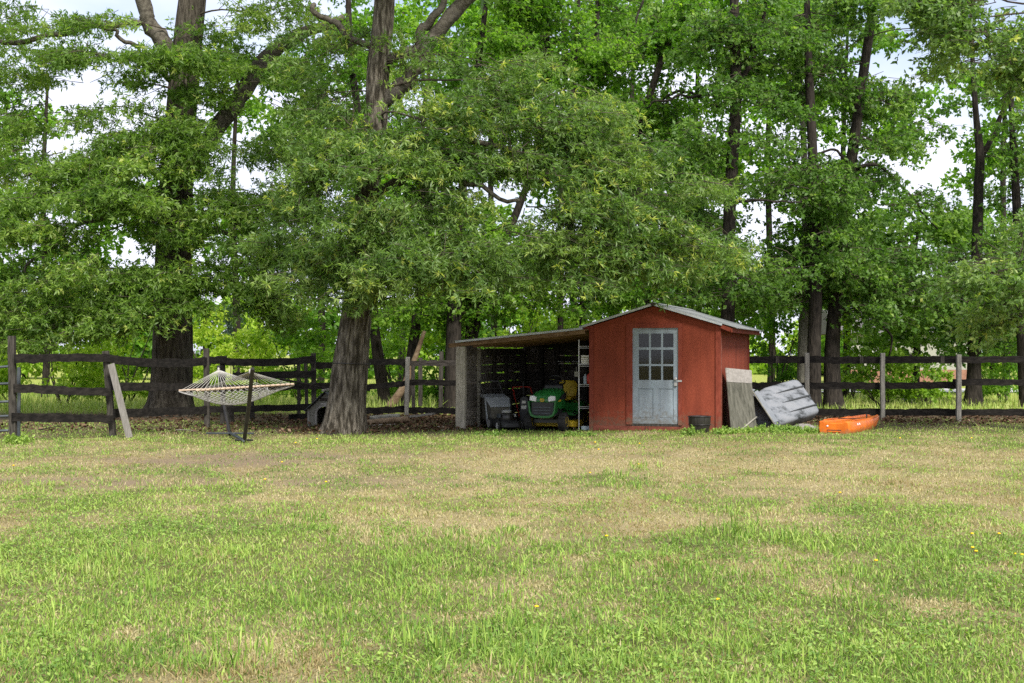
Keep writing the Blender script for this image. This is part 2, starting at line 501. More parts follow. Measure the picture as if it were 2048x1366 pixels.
g = bpy.data.materials.new('pane_glass')
g.use_nodes = True
gn_, gl_ = g.node_tree.nodes, g.node_tree.links
gn_.remove(gn_['Principled BSDF'])
g_t = gn_.new('ShaderNodeBsdfTransparent'); g_t.inputs['Color'].default_value = (.62, .66, .64, 1)
g_g = gn_.new('ShaderNodeBsdfGlossy'); g_g.inputs['Roughness'].default_value = .04
g_f = gn_.new('ShaderNodeFresnel'); g_f.inputs['IOR'].default_value = 1.5
g_n = gn_.new('ShaderNodeTexNoise'); g_n.inputs['Scale'].default_value = 5
g_b = gn_.new('ShaderNodeBump'); g_b.inputs['Strength'].default_value = .12
g_m = gn_.new('ShaderNodeMixShader')
gl_.new(g_n.outputs['Fac'], g_b.inputs['Height']); gl_.new(g_b.outputs['Normal'], g_g.inputs['Normal'])
gl_.new(g_f.outputs['Fac'], g_m.inputs['Fac']); gl_.new(g_t.outputs[0], g_m.inputs[1]); gl_.new(g_g.outputs[0], g_m.inputs[2])
gl_.new(g_m.outputs[0], gn_['Material Output'].inputs['Surface'])
MAT['glass'] = g

# grey tub: pale moulded plastic with blackish mildew in patches of its own shape
MAT['tub'] = M('tub', (.028, .032, .033), (.165, .178, .195), (.20, .21, .225), scale=3.0, stretch=(1.0, 2.0, 1.8), rough=.55, bump=.05, spec=.35, lo=.35, hi=.47, rvar=.01)
MAT['tub_band'] = M('tub_band', (.15, .165, .185), (.19, .205, .22), scale=5, rough=.5, bump=.03, spec=.4)

OAK_STOPS = [(0, (.052, .115, .026)), (.35, (.122, .220, .054)), (.65, (.215, .325, .090)), (.86, (.33, .43, .135)), (1, (.52, .56, .13))]
LEFT_STOPS = [(0, (.056, .122, .022)), (.35, (.138, .245, .046)), (.65, (.25, .375, .082)), (.86, (.37, .48, .13)), (1, (.50, .56, .15))]
WOOD_STOPS = [(0, (.045, .12, .014)), (.4, (.115, .25, .028)), (.75, (.21, .37, .045)), (1, (.34, .50, .075))]
PIN_STOPS = [(0, (.048, .118, .022)), (.4, (.115, .225, .044)), (.75, (.20, .325, .072)), (1, (.32, .44, .11))]
SUNNY_STOPS = [(0, (.14, .26, .024)), (.4, (.28, .43, .040)), (.75, (.43, .56, .065)), (1, (.56, .63, .11))]
MAT['leaf_oak'] = leaf_mat('leaf_oak', OAK_STOPS, transl=.48, rough=.45, spec=.5)
MAT['leaf_left'] = leaf_mat('leaf_left', LEFT_STOPS, transl=.5, rough=.45, spec=.45)
MAT['leaf_wood'] = leaf_mat('leaf_wood', WOOD_STOPS, transl=.55)
MAT['leaf_pin'] = leaf_mat('leaf_pin', PIN_STOPS, transl=.5)
MAT['leaf_sunny'] = leaf_mat('leaf_sunny', SUNNY_STOPS, transl=.45)
MAT['leaf_cedar'] = leaf_mat('leaf_cedar', [(0, (.012, .030, .022)), (.5, (.03, .06, .042)), (1, (.06, .10, .06))], transl=.15)
MAT['weed'] = leaf_mat('weed', [(0, (.09, .19, .030)), (.5, (.19, .32, .058)), (1, (.34, .46, .10))], transl=.35)
MAT['grass'] = leaf_mat('grass', [(0, (.08, .17, .030)), (.22, (.20, .33, .055)), (.42, (.36, .48, .10)), (.56, (.44, .46, .18)), (.68, (.28, .195, .095)), (.82, (.42, .36, .175)), (1, (.54, .475, .28))], transl=.30, rough=.6, spec=.25, tcol=1.2)
MAT['dandelion'] = M('dandelion', (.75, .48, .01), (.85, .60, .02), scale=20, rough=.7, bump=0)

# ------------------------------------------------------------------ ground, road, field
def gz(x, y):
    x, y = np.asarray(x, float), np.asarray(y, float)
    z = (fbm(x * .22, y * .22, 3, 3) - .5) * .10
    z = z * sstep(3, 8, y)
    z = z * (1 - .8 * sstep(22, 24, y) * (1 - sstep(34, 40, y)))
    dip = -.045 * sstep(22, 25, y) * (1 - sstep(1.0, 3.6, x)) * (1 - sstep(36, 46, y))
    return z + dip

def py_of(y): return HY + CAM_H * F / np.maximum(y, 1.0)
def px_of(x, y): return CX + x * F / np.maximum(y, 1.0)

DRY = [(1500, 915, 520, 22, .35), (1100, 925, 260, 22, .35), (1650, 970, 300, 22, .2), (800, 1035, 260, 24, .30), (1250, 1045, 300, 18, .3), (1900, 975, 180, 30, .35), (260, 1275, 60, 26, .7), (1120, 1090, 180, 14, .35),
       (560, 1290, 90, 22, .45), (1150, 1110, 70, 9, .5), (760, 1290, 70, 16, .5), (1130, 925, 200, 12, .3), (1650, 930, 260, 14, .25), (1000, 985, 230, 16, .3), (1450, 1045, 200, 14, .3), (1340, 1125, 50, 10, .5),
       (200, 1000, 300, 20, -.25), (120, 1120, 320, 60, -.5), (700, 1150, 320, 50, -.25), (1700, 1300, 420, 60, -.5), (1300, 1300, 200, 40, -.2), (1180, 955, 60, 7, -.55), (1440, 1070, 70, 10, -.8), (1640, 1080, 80, 10, -.8),
       (1750, 1090, 250, 30, -.25), (1720, 1020, 90, 10, -.35), (400, 1060, 420, 40, -.35)]
DIRT = [(420, 925, 330, 14, .95), (560, 912, 260, 9, .8), (150, 965, 240, 14, .8), (700, 960, 260, 12, .7), (420, 965, 300, 10, .5), (900, 935, 120, 8, .35), (1150, 915, 90, 5, .4), (1290, 912, 90, 5, .6), (1580, 985, 160, 12, .4), (1680, 1035, 110, 8, .45), (500, 1020, 260, 20, .25),
        (980, 1190, 60, 9, .3), (1240, 1240, 70, 12, .4), (1440, 1243, 60, 8, .4), (1940, 1250, 50, 8, .3), (180, 1050, 90, 6, .3)]

def patch_sum(P, px, py):
    s = np.zeros_like(px)
    for (a, b, rx, ry, v) in P:
        wob = 1 + .5 * (vnoise(px / 40., py / 12., 7) - .5)
        d = ((px - a) / rx) ** 2 + ((py - b) / ry) ** 2
        s += v * np.exp(-d * wob * 1.1)
    return s

def lawn_state(x, y):
    px, py = px_of(x, y), py_of(y)
    base = np.interp(py, [830, 872, 892, 915, 960, 1015, 1050, 1090, 1150, 1400], [.18, .24, .50, .60, .57, .50, .42, .32, .27, .27])
    n = fbm(x * .9, y * .7, 21, 4) - .5
    n2 = fbm(x * 4.0, y * 3.0, 33, 3) - .5
    n3 = fbm(x * 1.9 + 40, y * 1.3, 29, 3) - .5
    dry = np.clip(base + patch_sum(DRY, px, py) * .8 + n * .50 + n3 * 1.25 + n2 * .85, 0, 1)
    dirt = np.clip(patch_sum(DIRT, px, py) * (0.75 + (fbm(x * 2.4, y * 2.0, 44, 3) - .5) * 2.0), 0, 1)
    return dry, dirt

xs = np.concatenate([np.linspace(-900, -60, 18), np.linspace(-50, -16, 20), np.linspace(-15, 15, 111), np.linspace(16, 50, 20), np.linspace(60, 900, 18)])
ys = np.concatenate([np.linspace(-200, 0, 8), np.linspace(2, 5, 6), np.linspace(5.2, 34, 140), np.linspace(34.6, 62, 40), np.linspace(66, 140, 14), np.linspace(170, 1600, 12)])
GX, GY = np.meshgrid(xs, ys)
GZ = gz(GX, GY)
nxg, nyg = len(xs), len(ys)
verts = np.stack([GX, GY, GZ], -1).reshape(-1, 3)
ii, jj = np.meshgrid(np.arange(nxg - 1), np.arange(nyg - 1))
a = (jj * nxg + ii).ravel()
faces = np.stack([a, a + 1, a + 1 + nxg, a + nxg], 1)
me = bpy.data.meshes.new('ground')
me.from_pydata(verts.tolist(), [], faces.tolist())
dry, dirt = lawn_state(verts[:, 0], verts[:, 1])
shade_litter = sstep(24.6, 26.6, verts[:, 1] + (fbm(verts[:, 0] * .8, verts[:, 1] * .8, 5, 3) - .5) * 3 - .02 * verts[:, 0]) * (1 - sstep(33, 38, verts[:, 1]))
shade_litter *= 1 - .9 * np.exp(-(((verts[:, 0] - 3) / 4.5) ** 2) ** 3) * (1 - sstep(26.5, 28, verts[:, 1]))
field = sstep(34, 39, verts[:, 1])
for nm, arr in (('dry', dry), ('dirt', dirt), ('litter', shade_litter), ('field', field)):
    at = me.attributes.new(nm, 'FLOAT', 'POINT')
    at.data.foreach_set('value', np.ascontiguousarray(arr, np.float32))
me.polygons.foreach_set('use_smooth', [True] * len(me.polygons))
gm = bpy.data.materials.new('lawn_soil')
gm.use_nodes = True
n, l = gm.node_tree.nodes, gm.node_tree.links
p = n['Principled BSDF']
p.inputs['Roughness'].default_value = .95
p.inputs['Specular IOR Level'].default_value = .1
tco = n.new('ShaderNodeTexCoord')
def noise(sc, d=6):
    q = n.new('ShaderNodeTexNoise')
    q.inputs['Scale'].default_value = sc
    q.inputs['Detail'].default_value = d
    l.new(tco.outputs['Object'], q.inputs['Vector'])
    return q
def ramp(src, stops):
    r = n.new('ShaderNodeValToRGB')
    r.color_ramp.elements[0].position, r.color_ramp.elements[0].color = stops[0][0], (*stops[0][1], 1)
    r.color_ramp.elements[1].position, r.color_ramp.elements[1].color = stops[1][0], (*stops[1][1], 1)
    l.new(src.outputs['Fac'], r.inputs['Fac'])
    return r
def attr(nm):
    q = n.new('ShaderNodeAttribute')
    q.attribute_name = nm
    return q
def mixc(f, c1, c2):
    q = n.new('ShaderNodeMixRGB')
    l.new(f, q.inputs['Fac']); l.new(c1, q.inputs['Color1']); l.new(c2, q.inputs['Color2'])
    return q
fine, mid = noise(70), noise(9)
gr = ramp(fine, [(.3, (.055, .06, .02)), (.7, (.17, .165, .06))])
dr = ramp(fine, [(.3, (.20, .155, .08)), (.7, (.40, .335, .18))])
di = ramp(fine, [(.3, (.11, .075, .045)), (.72, (.31, .245, .16))])
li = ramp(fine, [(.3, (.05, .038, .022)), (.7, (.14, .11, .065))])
fi = ramp(mid, [(.3, (.20, .25, .045)), (.7, (.36, .37, .095))])
m1 = mixc(attr('dry').outputs['Fac'], gr.outputs['Color'], dr.outputs['Color'])
m2 = mixc(attr('dirt').outputs['Fac'], m1.outputs['Color'], di.outputs['Color'])
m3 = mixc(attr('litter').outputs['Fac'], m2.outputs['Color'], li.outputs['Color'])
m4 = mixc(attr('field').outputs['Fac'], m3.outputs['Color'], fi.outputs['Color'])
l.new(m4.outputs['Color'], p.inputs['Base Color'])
bu = n.new('ShaderNodeBump')
bu.inputs['Strength'].default_value = .6
bu.inputs['Distance'].default_value = .03
l.new(fine.outputs['Fac'], bu.inputs['Height'])
l.new(bu.outputs['Normal'], p.inputs['Normal'])
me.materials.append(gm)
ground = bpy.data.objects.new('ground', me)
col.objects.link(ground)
tag(ground, 'patchy dry and green lawn running back to the fence and the field beyond', None, kind='structure')

road_m = M('road_gravel', (.42, .41, .39), (.55, .54, .52), scale=5, rough=.95, bump=.3, spec=.15)
b = MB()
rx = np.linspace(9, 120, 30)
b.add([(x, 50 + .03 * x + .0006 * x * x + (0 if s == 0 else 5.5), float(gz(x, 52)) + .06) for x in rx for s in (0, 1)], [(2 * i, 2 * i + 2, 2 * i + 3, 2 * i + 1) for i in range(len(rx) - 1)])
road = b.build('road', road_m)
tag(road, 'pale gravel lane beyond the right-hand fence', None, kind='structure')

# ------------------------------------------------------------------ grass, litter
def blades(x, y, h, wd, lean, seed, flat=0.0, z=None):
    r = np.random.default_rng(seed)
    N = len(x)
    zz = gz(x, y) if z is None else z
    c = np.stack([x, y, zz - .004], 1)
    az = r.uniform(0, 2 * np.pi, N)
    out = np.stack([np.cos(az), np.sin(az), np.zeros(N)], 1)
    fa = az + np.pi / 2 + r.normal(0, .5, N)
    side = np.stack([np.cos(fa), np.sin(fa), np.zeros(N)], 1)
    ln = np.abs(r.normal(0, lean, N)) + flat
    up = np.array([0, 0, 1.0])
    mid = c + up * (h * .55)[:, None] + out * (h * ln * .35)[:, None]
    tip = c + up * (h / (1 + .35 * ln))[:, None] + out * (h * ln)[:, None]
    mid[:, 2] = c[:, 2] + (h * .55 / (1 + .3 * ln))
    base = c
    q = np.stack([base, mid - side * (wd / 2)[:, None], tip, mid + side * (wd / 2)[:, None]], 1)
    return q

def scatter(N, y0, y1, pw, margin, seed):
    r = np.random.default_rng(seed)
    u = r.uniform(0, 1, N)
    k = 1 - pw
    y = (y0 ** k + u * (y1 ** k - y0 ** k)) ** (1 / k)
    hw = y * 1024 / F + margin
    x = r.uniform(-1, 1, N) * hw
    return x, y

# footprints that grass must not grow through
SHED_A = R(-18.0)
SH_L = np.array([1.616, 26.93])
def shed_local(x, y):
    dx, dy = x - SH_L[0], y - SH_L[1]
    c, s = math.cos(-SHED_A), math.sin(-SHED_A)
    return c * dx - s * dy, s * dx + c * dy
def blocked(x, y):
    u, v = shed_local(x, y)
    k = (u > -.03) & (u < 2.74) & (v > -.02) & (v < 4.3)
    k |= (u > -2.7) & (u < 0) & (v > .35) & (v < 4.3)
    return k

gx, gy = scatter(400000, 5.3, 31.0, 1.05, 1.3, 101)
d_, s_ = lawn_state(gx, gy)
r1 = np.random.default_rng(7)
lit = sstep(24.6, 26.6, gy + (fbm(gx * .8, gy * .8, 5, 3) - .5) * 3 - .02 * gx)
lit *= 1 - .9 * np.exp(-(((gx - 3) / 4.5) ** 2) ** 3) * (1 - sstep(26.5, 28, gy))
bare = sstep(.55, .72, fbm(gx * 3.1 + 9, gy * 2.6, 141, 3)) * .5
keep = (r1.uniform(0, 1, len(gx)) > s_ * .85) & (r1.uniform(0, 1, len(gx)) > bare) & (r1.uniform(0, 1, len(gx)) > lit * np.interp(gx, [-11, -6.5, -4, 0, 7, 16], [.22, .28, .62, .68, .40, .32])) & ~blocked(gx, gy)
gx, gy, d_ = gx[keep], gy[keep], d_[keep]
N = len(gx)
isdry = r1.uniform(0, 1, N) < (.10 + .84 * sstep(.14, .84, d_))
tuft = sstep(.56, .74, fbm(gx * 1.3, gy * 1.1, 77, 3)) * (gy < 16)
dens_var = fbm(gx * .7, gy * .5, 91, 3)
green = np.clip(-.02 + .30 * fbm(gx * 1.6, gy * 1.3, 55, 4) + .30 * fbm(gx * .35, gy * .3, 57, 2) + r1.normal(0, .11, N), 0, .56)
brownish = fbm(gx * 1.1, gy * .8, 66, 3) > .56
dryt = np.clip(np.where(brownish, .74, .87) + r1.normal(0, .07, N), .6, 1)
tint = np.where(isdry, dryt, green)
h = r1.gamma(5, .0072, N) * (1 + .9 * tuft) * np.where(isdry, .72, 1.0) * np.interp(gy, [5, 12, 26], [.92, .90, 1.0])
h = np.clip(h, .012, .15)
wd = np.interp(gy, [5, 10, 20, 30], [.0068, .0080, .012, .016]) * r1.uniform(.7, 1.35, N)
q = blades(gx, gy, h, wd, .75, 8)
lawn_grass = quad_mesh('lawn_grass', q, MAT['grass'], None, tint)
tag(lawn_grass, 'short mown grass, green in front and straw-dry in patches', 'grass', kind='stuff')

# long coarse blades in clumps
cl = [(950, 1110, 50, 14), (1080, 1130, 60, 10), (1130, 1115, 60, 10), (700, 1090, 60, 6), (1440, 1072, 45, 26), (1480, 1068, 40, 22), (1600, 1082, 50, 24), (1650, 1090, 60, 20), (1280, 940, 36, 16), (1220, 950, 30, 12), (800, 1300, 90, 26),
      (830, 1270, 60, 26), (430, 1310, 70, 18), (560, 1330, 80, 14), (90, 1240, 70, 12), (130, 1265, 50, 14), (1120, 1160, 60, 14), (1550, 1160, 70, 14), (1600, 1150, 60, 14), (1700, 1200, 40, 14), (1230, 1270, 60, 12), (1370, 1300, 50, 12), (1060, 1350, 70, 14),
      (960, 1340, 60, 18), (860, 1200, 80, 18), (720, 1160, 90, 14), (1000, 1200, 60, 10), (1250, 1150, 80, 14), (330, 1180, 80, 12), (1850, 1150, 60, 8), (650, 1230, 70, 12), (200, 1330, 60, 10), (1550, 1330, 60, 12), (1800, 1340, 60, 9), (1650, 1120, 80, 14), (1780, 1185, 60, 10)]
bx, by, bh, bw = [], [], [], []
r2 = np.random.default_rng(12)
for (px, py, rad, k) in cl:
    Y = CAM_H * F / (py - HY)
    for c in range(max(2, k // 4)):
        cx_, cy_ = px + r2.normal(0, rad * .7), Y + r2.normal(0, .25)
        m = r2.integers(6, 15)
        X0 = (cx_ - CX) * Y / F
        bx.append(X0 + r2.normal(0, .045, m)); by.append(cy_ + r2.normal(0, .045, m))
        bh.append(r2.uniform(.07, .19, m)); bw.append(r2.uniform(.006, .0105, m) * np.interp(Y, [6, 16], [1, 1.5]))
bx, by, bh, bw = map(np.concatenate, (bx, by, bh, bw))
q = blades(bx, by, bh, bw, .55, 9)
tint = np.clip(.04 + .42 * r2.uniform(0, 1, len(bx)), 0, .5)
long_grass = quad_mesh('long_grass', q, MAT['grass'], None, tint)
tag(long_grass, 'taller coarse grass blades in clumps across the near lawn', 'grass', kind='stuff')

# low broad-leaved weeds in the lawn
wx, wy = scatter(21000, 5.3, 18, .9, 1.2, 55)
pxw, pyw = px_of(wx, wy), py_of(wy)
wn = fbm(wx * .8, wy * .6, 61, 3)
dw, sw = lawn_state(wx, wy)
pref = np.clip(.25 + .8 * np.exp(-(((pxw - 1750) / 480) ** 2 + ((pyw - 1280) / 120) ** 2)) + .8 * np.exp(-(((pxw - 200) / 420) ** 2 + ((pyw - 1090) / 90) ** 2)), 0, 1)
k = (wn + r2.normal(0, .10, len(wx)) > .57 - .20 * pref) & (dw < .66) & (r2.uniform(0, 1, len(wx)) < .22 + .6 * pref)
wx, wy = wx[k], wy[k]
per = 6
cx_ = np.repeat(wx, per) + r2.normal(0, .022, len(wx) * per)
cy_ = np.repeat(wy, per) + r2.normal(0, .022, len(wx) * per)
Nw = len(cx_)
c = np.stack([cx_, cy_, gz(cx_, cy_) + r2.uniform(.012, .05, Nw)], 1)
az = r2.uniform(0, 2 * np.pi, Nw)
d = unit(np.stack([np.cos(az), np.sin(az), r2.normal(.1, .35, Nw)], 1))
s = unit(np.cross(d, np.array([0, 0, 1.0]) + r2.normal(0, .3, (Nw, 3))))
L = r2.uniform(.018, .036, Nw)[:, None]
q = np.stack([c, c + d * L * .5 - s * L * .30, c + d * L, c + d * L * .5 + s * L * .30], 1)
lawn_weeds = quad_mesh('lawn_weeds', q, MAT['weed'], None, np.clip(np.repeat(r2.uniform(.3, 1, len(wx)), per) + r2.normal(0, .1, Nw), 0, 1))
tag(lawn_weeds, 'low bright green broad-leaved weeds spreading through the near lawn', 'weeds', kind='stuff')

# brown fallen leaves under the trees
r3 = np.random.default_rng(31)
lx = np.concatenate([r3.uniform(-11.5, -.6, 11000), r3.uniform(6.3, 15, 4500)])
ly = np.concatenate([r3.uniform(24.2, 33.5, 11000), r3.uniform(27.6, 33, 4500)])
edge = 25.0 + (fbm(lx * .9, ly * .9, 15, 3) - .5) * 2.6 + np.where(lx > 0, 3.2, .4 * sstep(-9.5, -5, lx) + .6)
k = (ly > edge) & ~blocked(lx, ly) & (r3.uniform(0, 1, len(lx)) < np.interp(lx, [-11, -6.5, -4.5, 0, 6, 16], [.22, .28, .9, .95, .7, .6]))
lx, ly = lx[k], ly[k]
Nl = len(lx)
c = np.stack([lx, ly, gz(lx, ly) + r3.uniform(.005, .05, Nl) + .03 * vnoise(lx * 2, ly * 2, 3)], 1)
az = r3.uniform(0, 2 * np.pi, Nl)
d = unit(np.stack([np.cos(az), np.sin(az), r3.normal(.1, .4, Nl)], 1))
s = unit(np.cross(d, np.array([0, 0, 1.0]) + r3.normal(0, .5, (Nl, 3))))
L = r3.uniform(.05, .12, Nl)[:, None]
up = np.cross(s, d)
q = np.stack([c, c + d * L * .5 - s * L * .28 + up * L * .12, c + d * L, c + d * L * .5 + s * L * .28 + up * L * .12], 1)
fallen = quad_mesh('fallen_leaves', q, MAT['dead_leaf'], None, np.clip(r3.beta(2, 2.4, Nl), 0, 1))
tag(fallen, 'brown fallen leaves lying along the foot of the fence', 'leaves', kind='stuff')

# sunlit meadow grass beyond the fence
fx = r3.uniform(-22, 26, 34000)
fy = 33.5 + 30 * r3.uniform(0, 1, 34000) ** 1.6
k = (np.abs(px_of(fx, fy) - CX) < 1200) & ~((fx > 9) & (fy > 49.5) & (fy < 58))
fx, fy = fx[k], fy[k]
h = r3.uniform(.10, .42, len(fx)) * np.where(fx < -2, 1.25, .75)
q = blades(fx, fy, h, np.full(len(fx), .022), .5, 77)
meadow = quad_mesh('meadow_grass', q, MAT['grass'], None, np.clip(.28 + .3 * fbm(fx * .5, fy * .3, 9, 3) + r3.normal(0, .06, len(fx)), 0, 1))
tag(meadow, 'bright yellow-green meadow grass growing beyond the fence', 'grass', kind='stuff')

# ------------------------------------------------------------------ trees
def leaf_quads(c, ax, per, L, wr, rr, up_bias=.6):
    """Rosettes of leaves round points c with axes ax."""
    N = len(c) * per
    c = np.repeat(c, per, 0)
    ax = np.repeat(ax, per, 0)
    d = unit(ax * .55 + rr.normal(0, .62, (N, 3)) + np.array([0, 0, -.10]))
    upv = np.array([0, 0, 1.0]) * up_bias + rr.normal(0, .55, (N, 3))
    s = unit(np.cross(d, upv))
    nn = np.cross(s, d)
    ln = (L * rr.uniform(.65, 1.25, N))[:, None]
    w = ln * wr
    m = c + d * ln * .48
    f = nn * ln * .07
    return np.stack([c, m - s * w / 2 + f, c + d * ln - nn * ln * .06, m + s * w / 2 + f], 1)

def make_trunk(tree, pts, rad, mat, nring=70, nseg=28, amp=.07, flare=None, name='trunk', seed=1):
    pts = catmull(pts, nring)
    rad = np.interp(np.linspace(0, 1, nring), np.linspace(0, 1, len(rad)), rad)
    r = np.random.default_rng(seed)
    ks = r.integers(5, 15, 6)
    ph = r.uniform(0, 6.28, 6)
    wb = r.uniform(.5, 1.6, 6)
    root_k, root_p = r.integers(4, 6), r.uniform(0, 6.28)
    z0 = pts[0][2]
    def fn(i, a):
        z = pts[i][2]
        s = 0
        for j in range(6):
            s += abs(math.sin(ks[j] * a * .5 * 2 + ph[j] + .5 * math.sin(z * wb[j] * 2 + ph[j]))) / 6
        k = 1 + amp * (s - .64) * 2 + .03 * math.sin(a * 2 + z * .7 + ph[0])
        if flare:
            f = math.exp(-max(0, z - z0) / flare[1])
            k *= 1 + f * flare[0] * (1 + .55 * math.sin(root_k * a + root_p) + .25 * math.sin((root_k + 3) * a + 2 * root_p))
        return k
    b = MB()
    b.tube(pts, rad, nseg, True, fn)
    return b.build(name, mat, tree, world=True, smooth=True)

def make_limb(tree, pts, rad, mat, seed=1, n=8):
    r = np.random.default_rng(seed)
    k = max(8, len(pts) * 5)
    p = catmull(pts, k)
    wob = catmull(r.normal(0, 1, (len(pts) * 2, 3)), k) * np.array(np.linspace(0, .09, k))[:, None]
    p = p + wob
    p[1:-1] += r.normal(0, .012, (k - 2, 3))
    rd = np.interp(np.linspace(0, 1, k), np.linspace(0, 1, len(rad)), rad) * r.uniform(.93, 1.08, k)
    b = MB()
    b.tube(p, rd, n)
    return b.build('limb', mat, tree, world=True, smooth=True)

def crown(tree, axis_pts, pads, mat, L, wr, per, ncl, tint_c, seed, spray_len=1.0, young=.04, flat=.16, droop=-.16, twig_mat=None, name='crown', twigs=True, clump=4.5):
    """Foliage: pads (px, py, rx, ry, Y, rY, sprays) filled with flat drooping sprays, each a twig with leaf rosettes."""
    r = np.random.default_rng(seed)
    axis_pts = np.asarray(axis_pts, float)
    allq, allt = [], []
    tw = MB()
    for (px, py, rx, ry, Y, rY, n_sp) in pads:
        n_sub = max(1, int(round(n_sp / clump)))
        g0 = unit(r.normal(0, 1, (n_sub, 3))) * (r.uniform(0, 1, (n_sub, 1)) ** .40)
        which = r.integers(0, n_sub, n_sp)
        g = g0[which] + r.normal(0, .23, (n_sp, 3))
        sub_t = r.normal(0, .13, n_sub)
        Yp = Y + g[:, 1] * rY
        X = (px + g[:, 0] * rx - CX) * Yp / F
        Z = CAM_H - (py + g[:, 2] * ry - HY) * Yp / F
        Z = np.maximum(Z, .5)
        pos = np.stack([X, Yp, Z], 1)
        cen = W(px, py, Y)
        i = np.argmin(np.abs(axis_pts[:, 2] - (cen[2] + .15)))
        root = axis_pts[i]
        if twigs:
            ln = np.linalg.norm(cen - root)
            ctl = [root + (cen - root) * f_ + np.array([0, 0, .22 * ln * f_ * (1 - f_)]) + r.normal(0, .028 * ln + .02, 3) * (0 if f_ in (0, 1) else 1) for f_ in (0, .25, .5, .75, 1)]
            ends = catmull(ctl, 12)
            tw.tube(ends if ln < 3.6 else ends[-4:], np.linspace(min(.036, .007 * ln + .009), .006, 12)[-len(ends if ln < 3.6 else ends[-4:]):], 5, False)
        ax0 = axis_pts[np.argmin(np.abs(axis_pts[:, 2][None] - pos[:, 2][:, None]), axis=1)]
        out = pos - ax0
        out[:, 2] = 0
        out = unit(unit(out) + r.normal(0, .55, (n_sp, 3)) * np.array([1, 1, .35]) + np.array([0, 0, droop]))
        sl = spray_len * r.uniform(.6, 1.35, n_sp)
        start = pos - out * sl[:, None] * .5
        base_t = np.clip(tint_c + sub_t[which] + r.normal(0, .06, n_sp), 0, .86)
        if twigs:
            for k in range(n_sp):
                e = start[k] + out[k] * sl[k]
                m_ = (start[k] + e) / 2 + np.array([0, 0, .05]) + r.normal(0, .03, 3)
                o_ = ends[r.integers(8 if ln >= 3.6 else 4, 12)] - start[k]
                o_ = start[k] + unit(o_) * min(np.linalg.norm(o_), r.uniform(.2, .55))
                o_ = o_ + r.normal(0, .08, 3)
                if k % 2 == 0:
                    tw.tube([o_, start[k], m_, e], [.011, .009, .006, .003], 3, False)
                else:
                    tw.tube([start[k], m_, e], [.008, .006, .003], 3, False)
        t = r.uniform(0.05, 1, (n_sp, ncl))
        side = unit(np.cross(out, np.array([0, 0, 1.0])))
        upv = np.cross(side, out)
        lat = r.normal(0, .27, (n_sp, ncl)) * sl[:, None] * (1.05 - .6 * np.abs(t - .45))
        ver = r.normal(0, flat * .55, (n_sp, ncl)) * sl[:, None]
        c = start[:, None] + out[:, None] * (t * sl[:, None])[..., None] + side[:, None] * lat[..., None] + upv[:, None] * ver[..., None]
        c[..., 2] -= (np.abs(lat) ** 2) * .25 + (t ** 2) * sl[:, None] * .10
        c = c.reshape(-1, 3)
        axd = unit(out[:, None] + side[:, None] * np.sign(lat)[..., None] * .7 + r.normal(0, .25, (n_sp, ncl, 3))).reshape(-1, 3)
        allq.append(leaf_quads(c, axd, per, L, wr, r))
        tt = np.repeat(base_t, ncl) + r.normal(0, .07, n_sp * ncl)
        yg = r.uniform(0, 1, n_sp * ncl) < young * np.repeat(2.5 * (r.uniform(0, 1, n_sp) < .4), ncl)
        tt = np.where(yg, .97, np.clip(tt, 0, .88))
        allt.append(np.clip(np.repeat(tt, per) + r.normal(0, .05, n_sp * ncl * per), 0, 1))
    q = np.concatenate(allq)
    o = quad_mesh(name, q, mat, tree, np.concatenate(allt))
    o['kind'] = 'stuff'
    if twigs and tw.v:
        t_ = tw.build('twigs', twig_mat or MAT['twig'], tree, world=True, smooth=True)
        t_['kind'] = 'stuff'
    global LEAVES
    LEAVES += len(q)
    return o
LEAVES = 0

def path3(pxs, Y, rw=None):
    """(px, py, width px[, dY]) -> points and radii."""
    P = [W(a[0], a[1], Y + (a[3] if len(a) > 3 else 0)) for a in pxs]
    rad = [a[2] / 2 * (Y + (a[3] if len(a) > 3 else 0)) / F for a in pxs]
    return np.array(P), rad

def tree(name, label, Y, trunk_px, bark, limbs, pads, leaf, L, wr, per, ncl, tint_c, seed, group='trees along the fence line', flare=None, amp=.06, nseg=20, nring=50, **kw):
    P, rad = path3(trunk_px, Y)
    base = P[0].copy()
    base[2] = float(gz(base[0], base[1]))
    P[0][2] = base[2] - .12
    t = thing(name, label, 'tree', base, 0, group)
    make_trunk(t, P, rad, MAT[bark], nring, nseg, amp, flare, seed=seed)
    for i, lm in enumerate(limbs):
        lp, lr = path3(lm, Y)
        make_limb(t, lp, lr, MAT['bark_limb' if bark in ('bark', 'bark_mid', 'bark_pale') else bark], seed * 31 + i)
    ap = catmull(P, 40)
    crown(t, ap, pads, MAT[leaf], L, wr, per, ncl, tint_c, seed + 5, **kw)
    return t

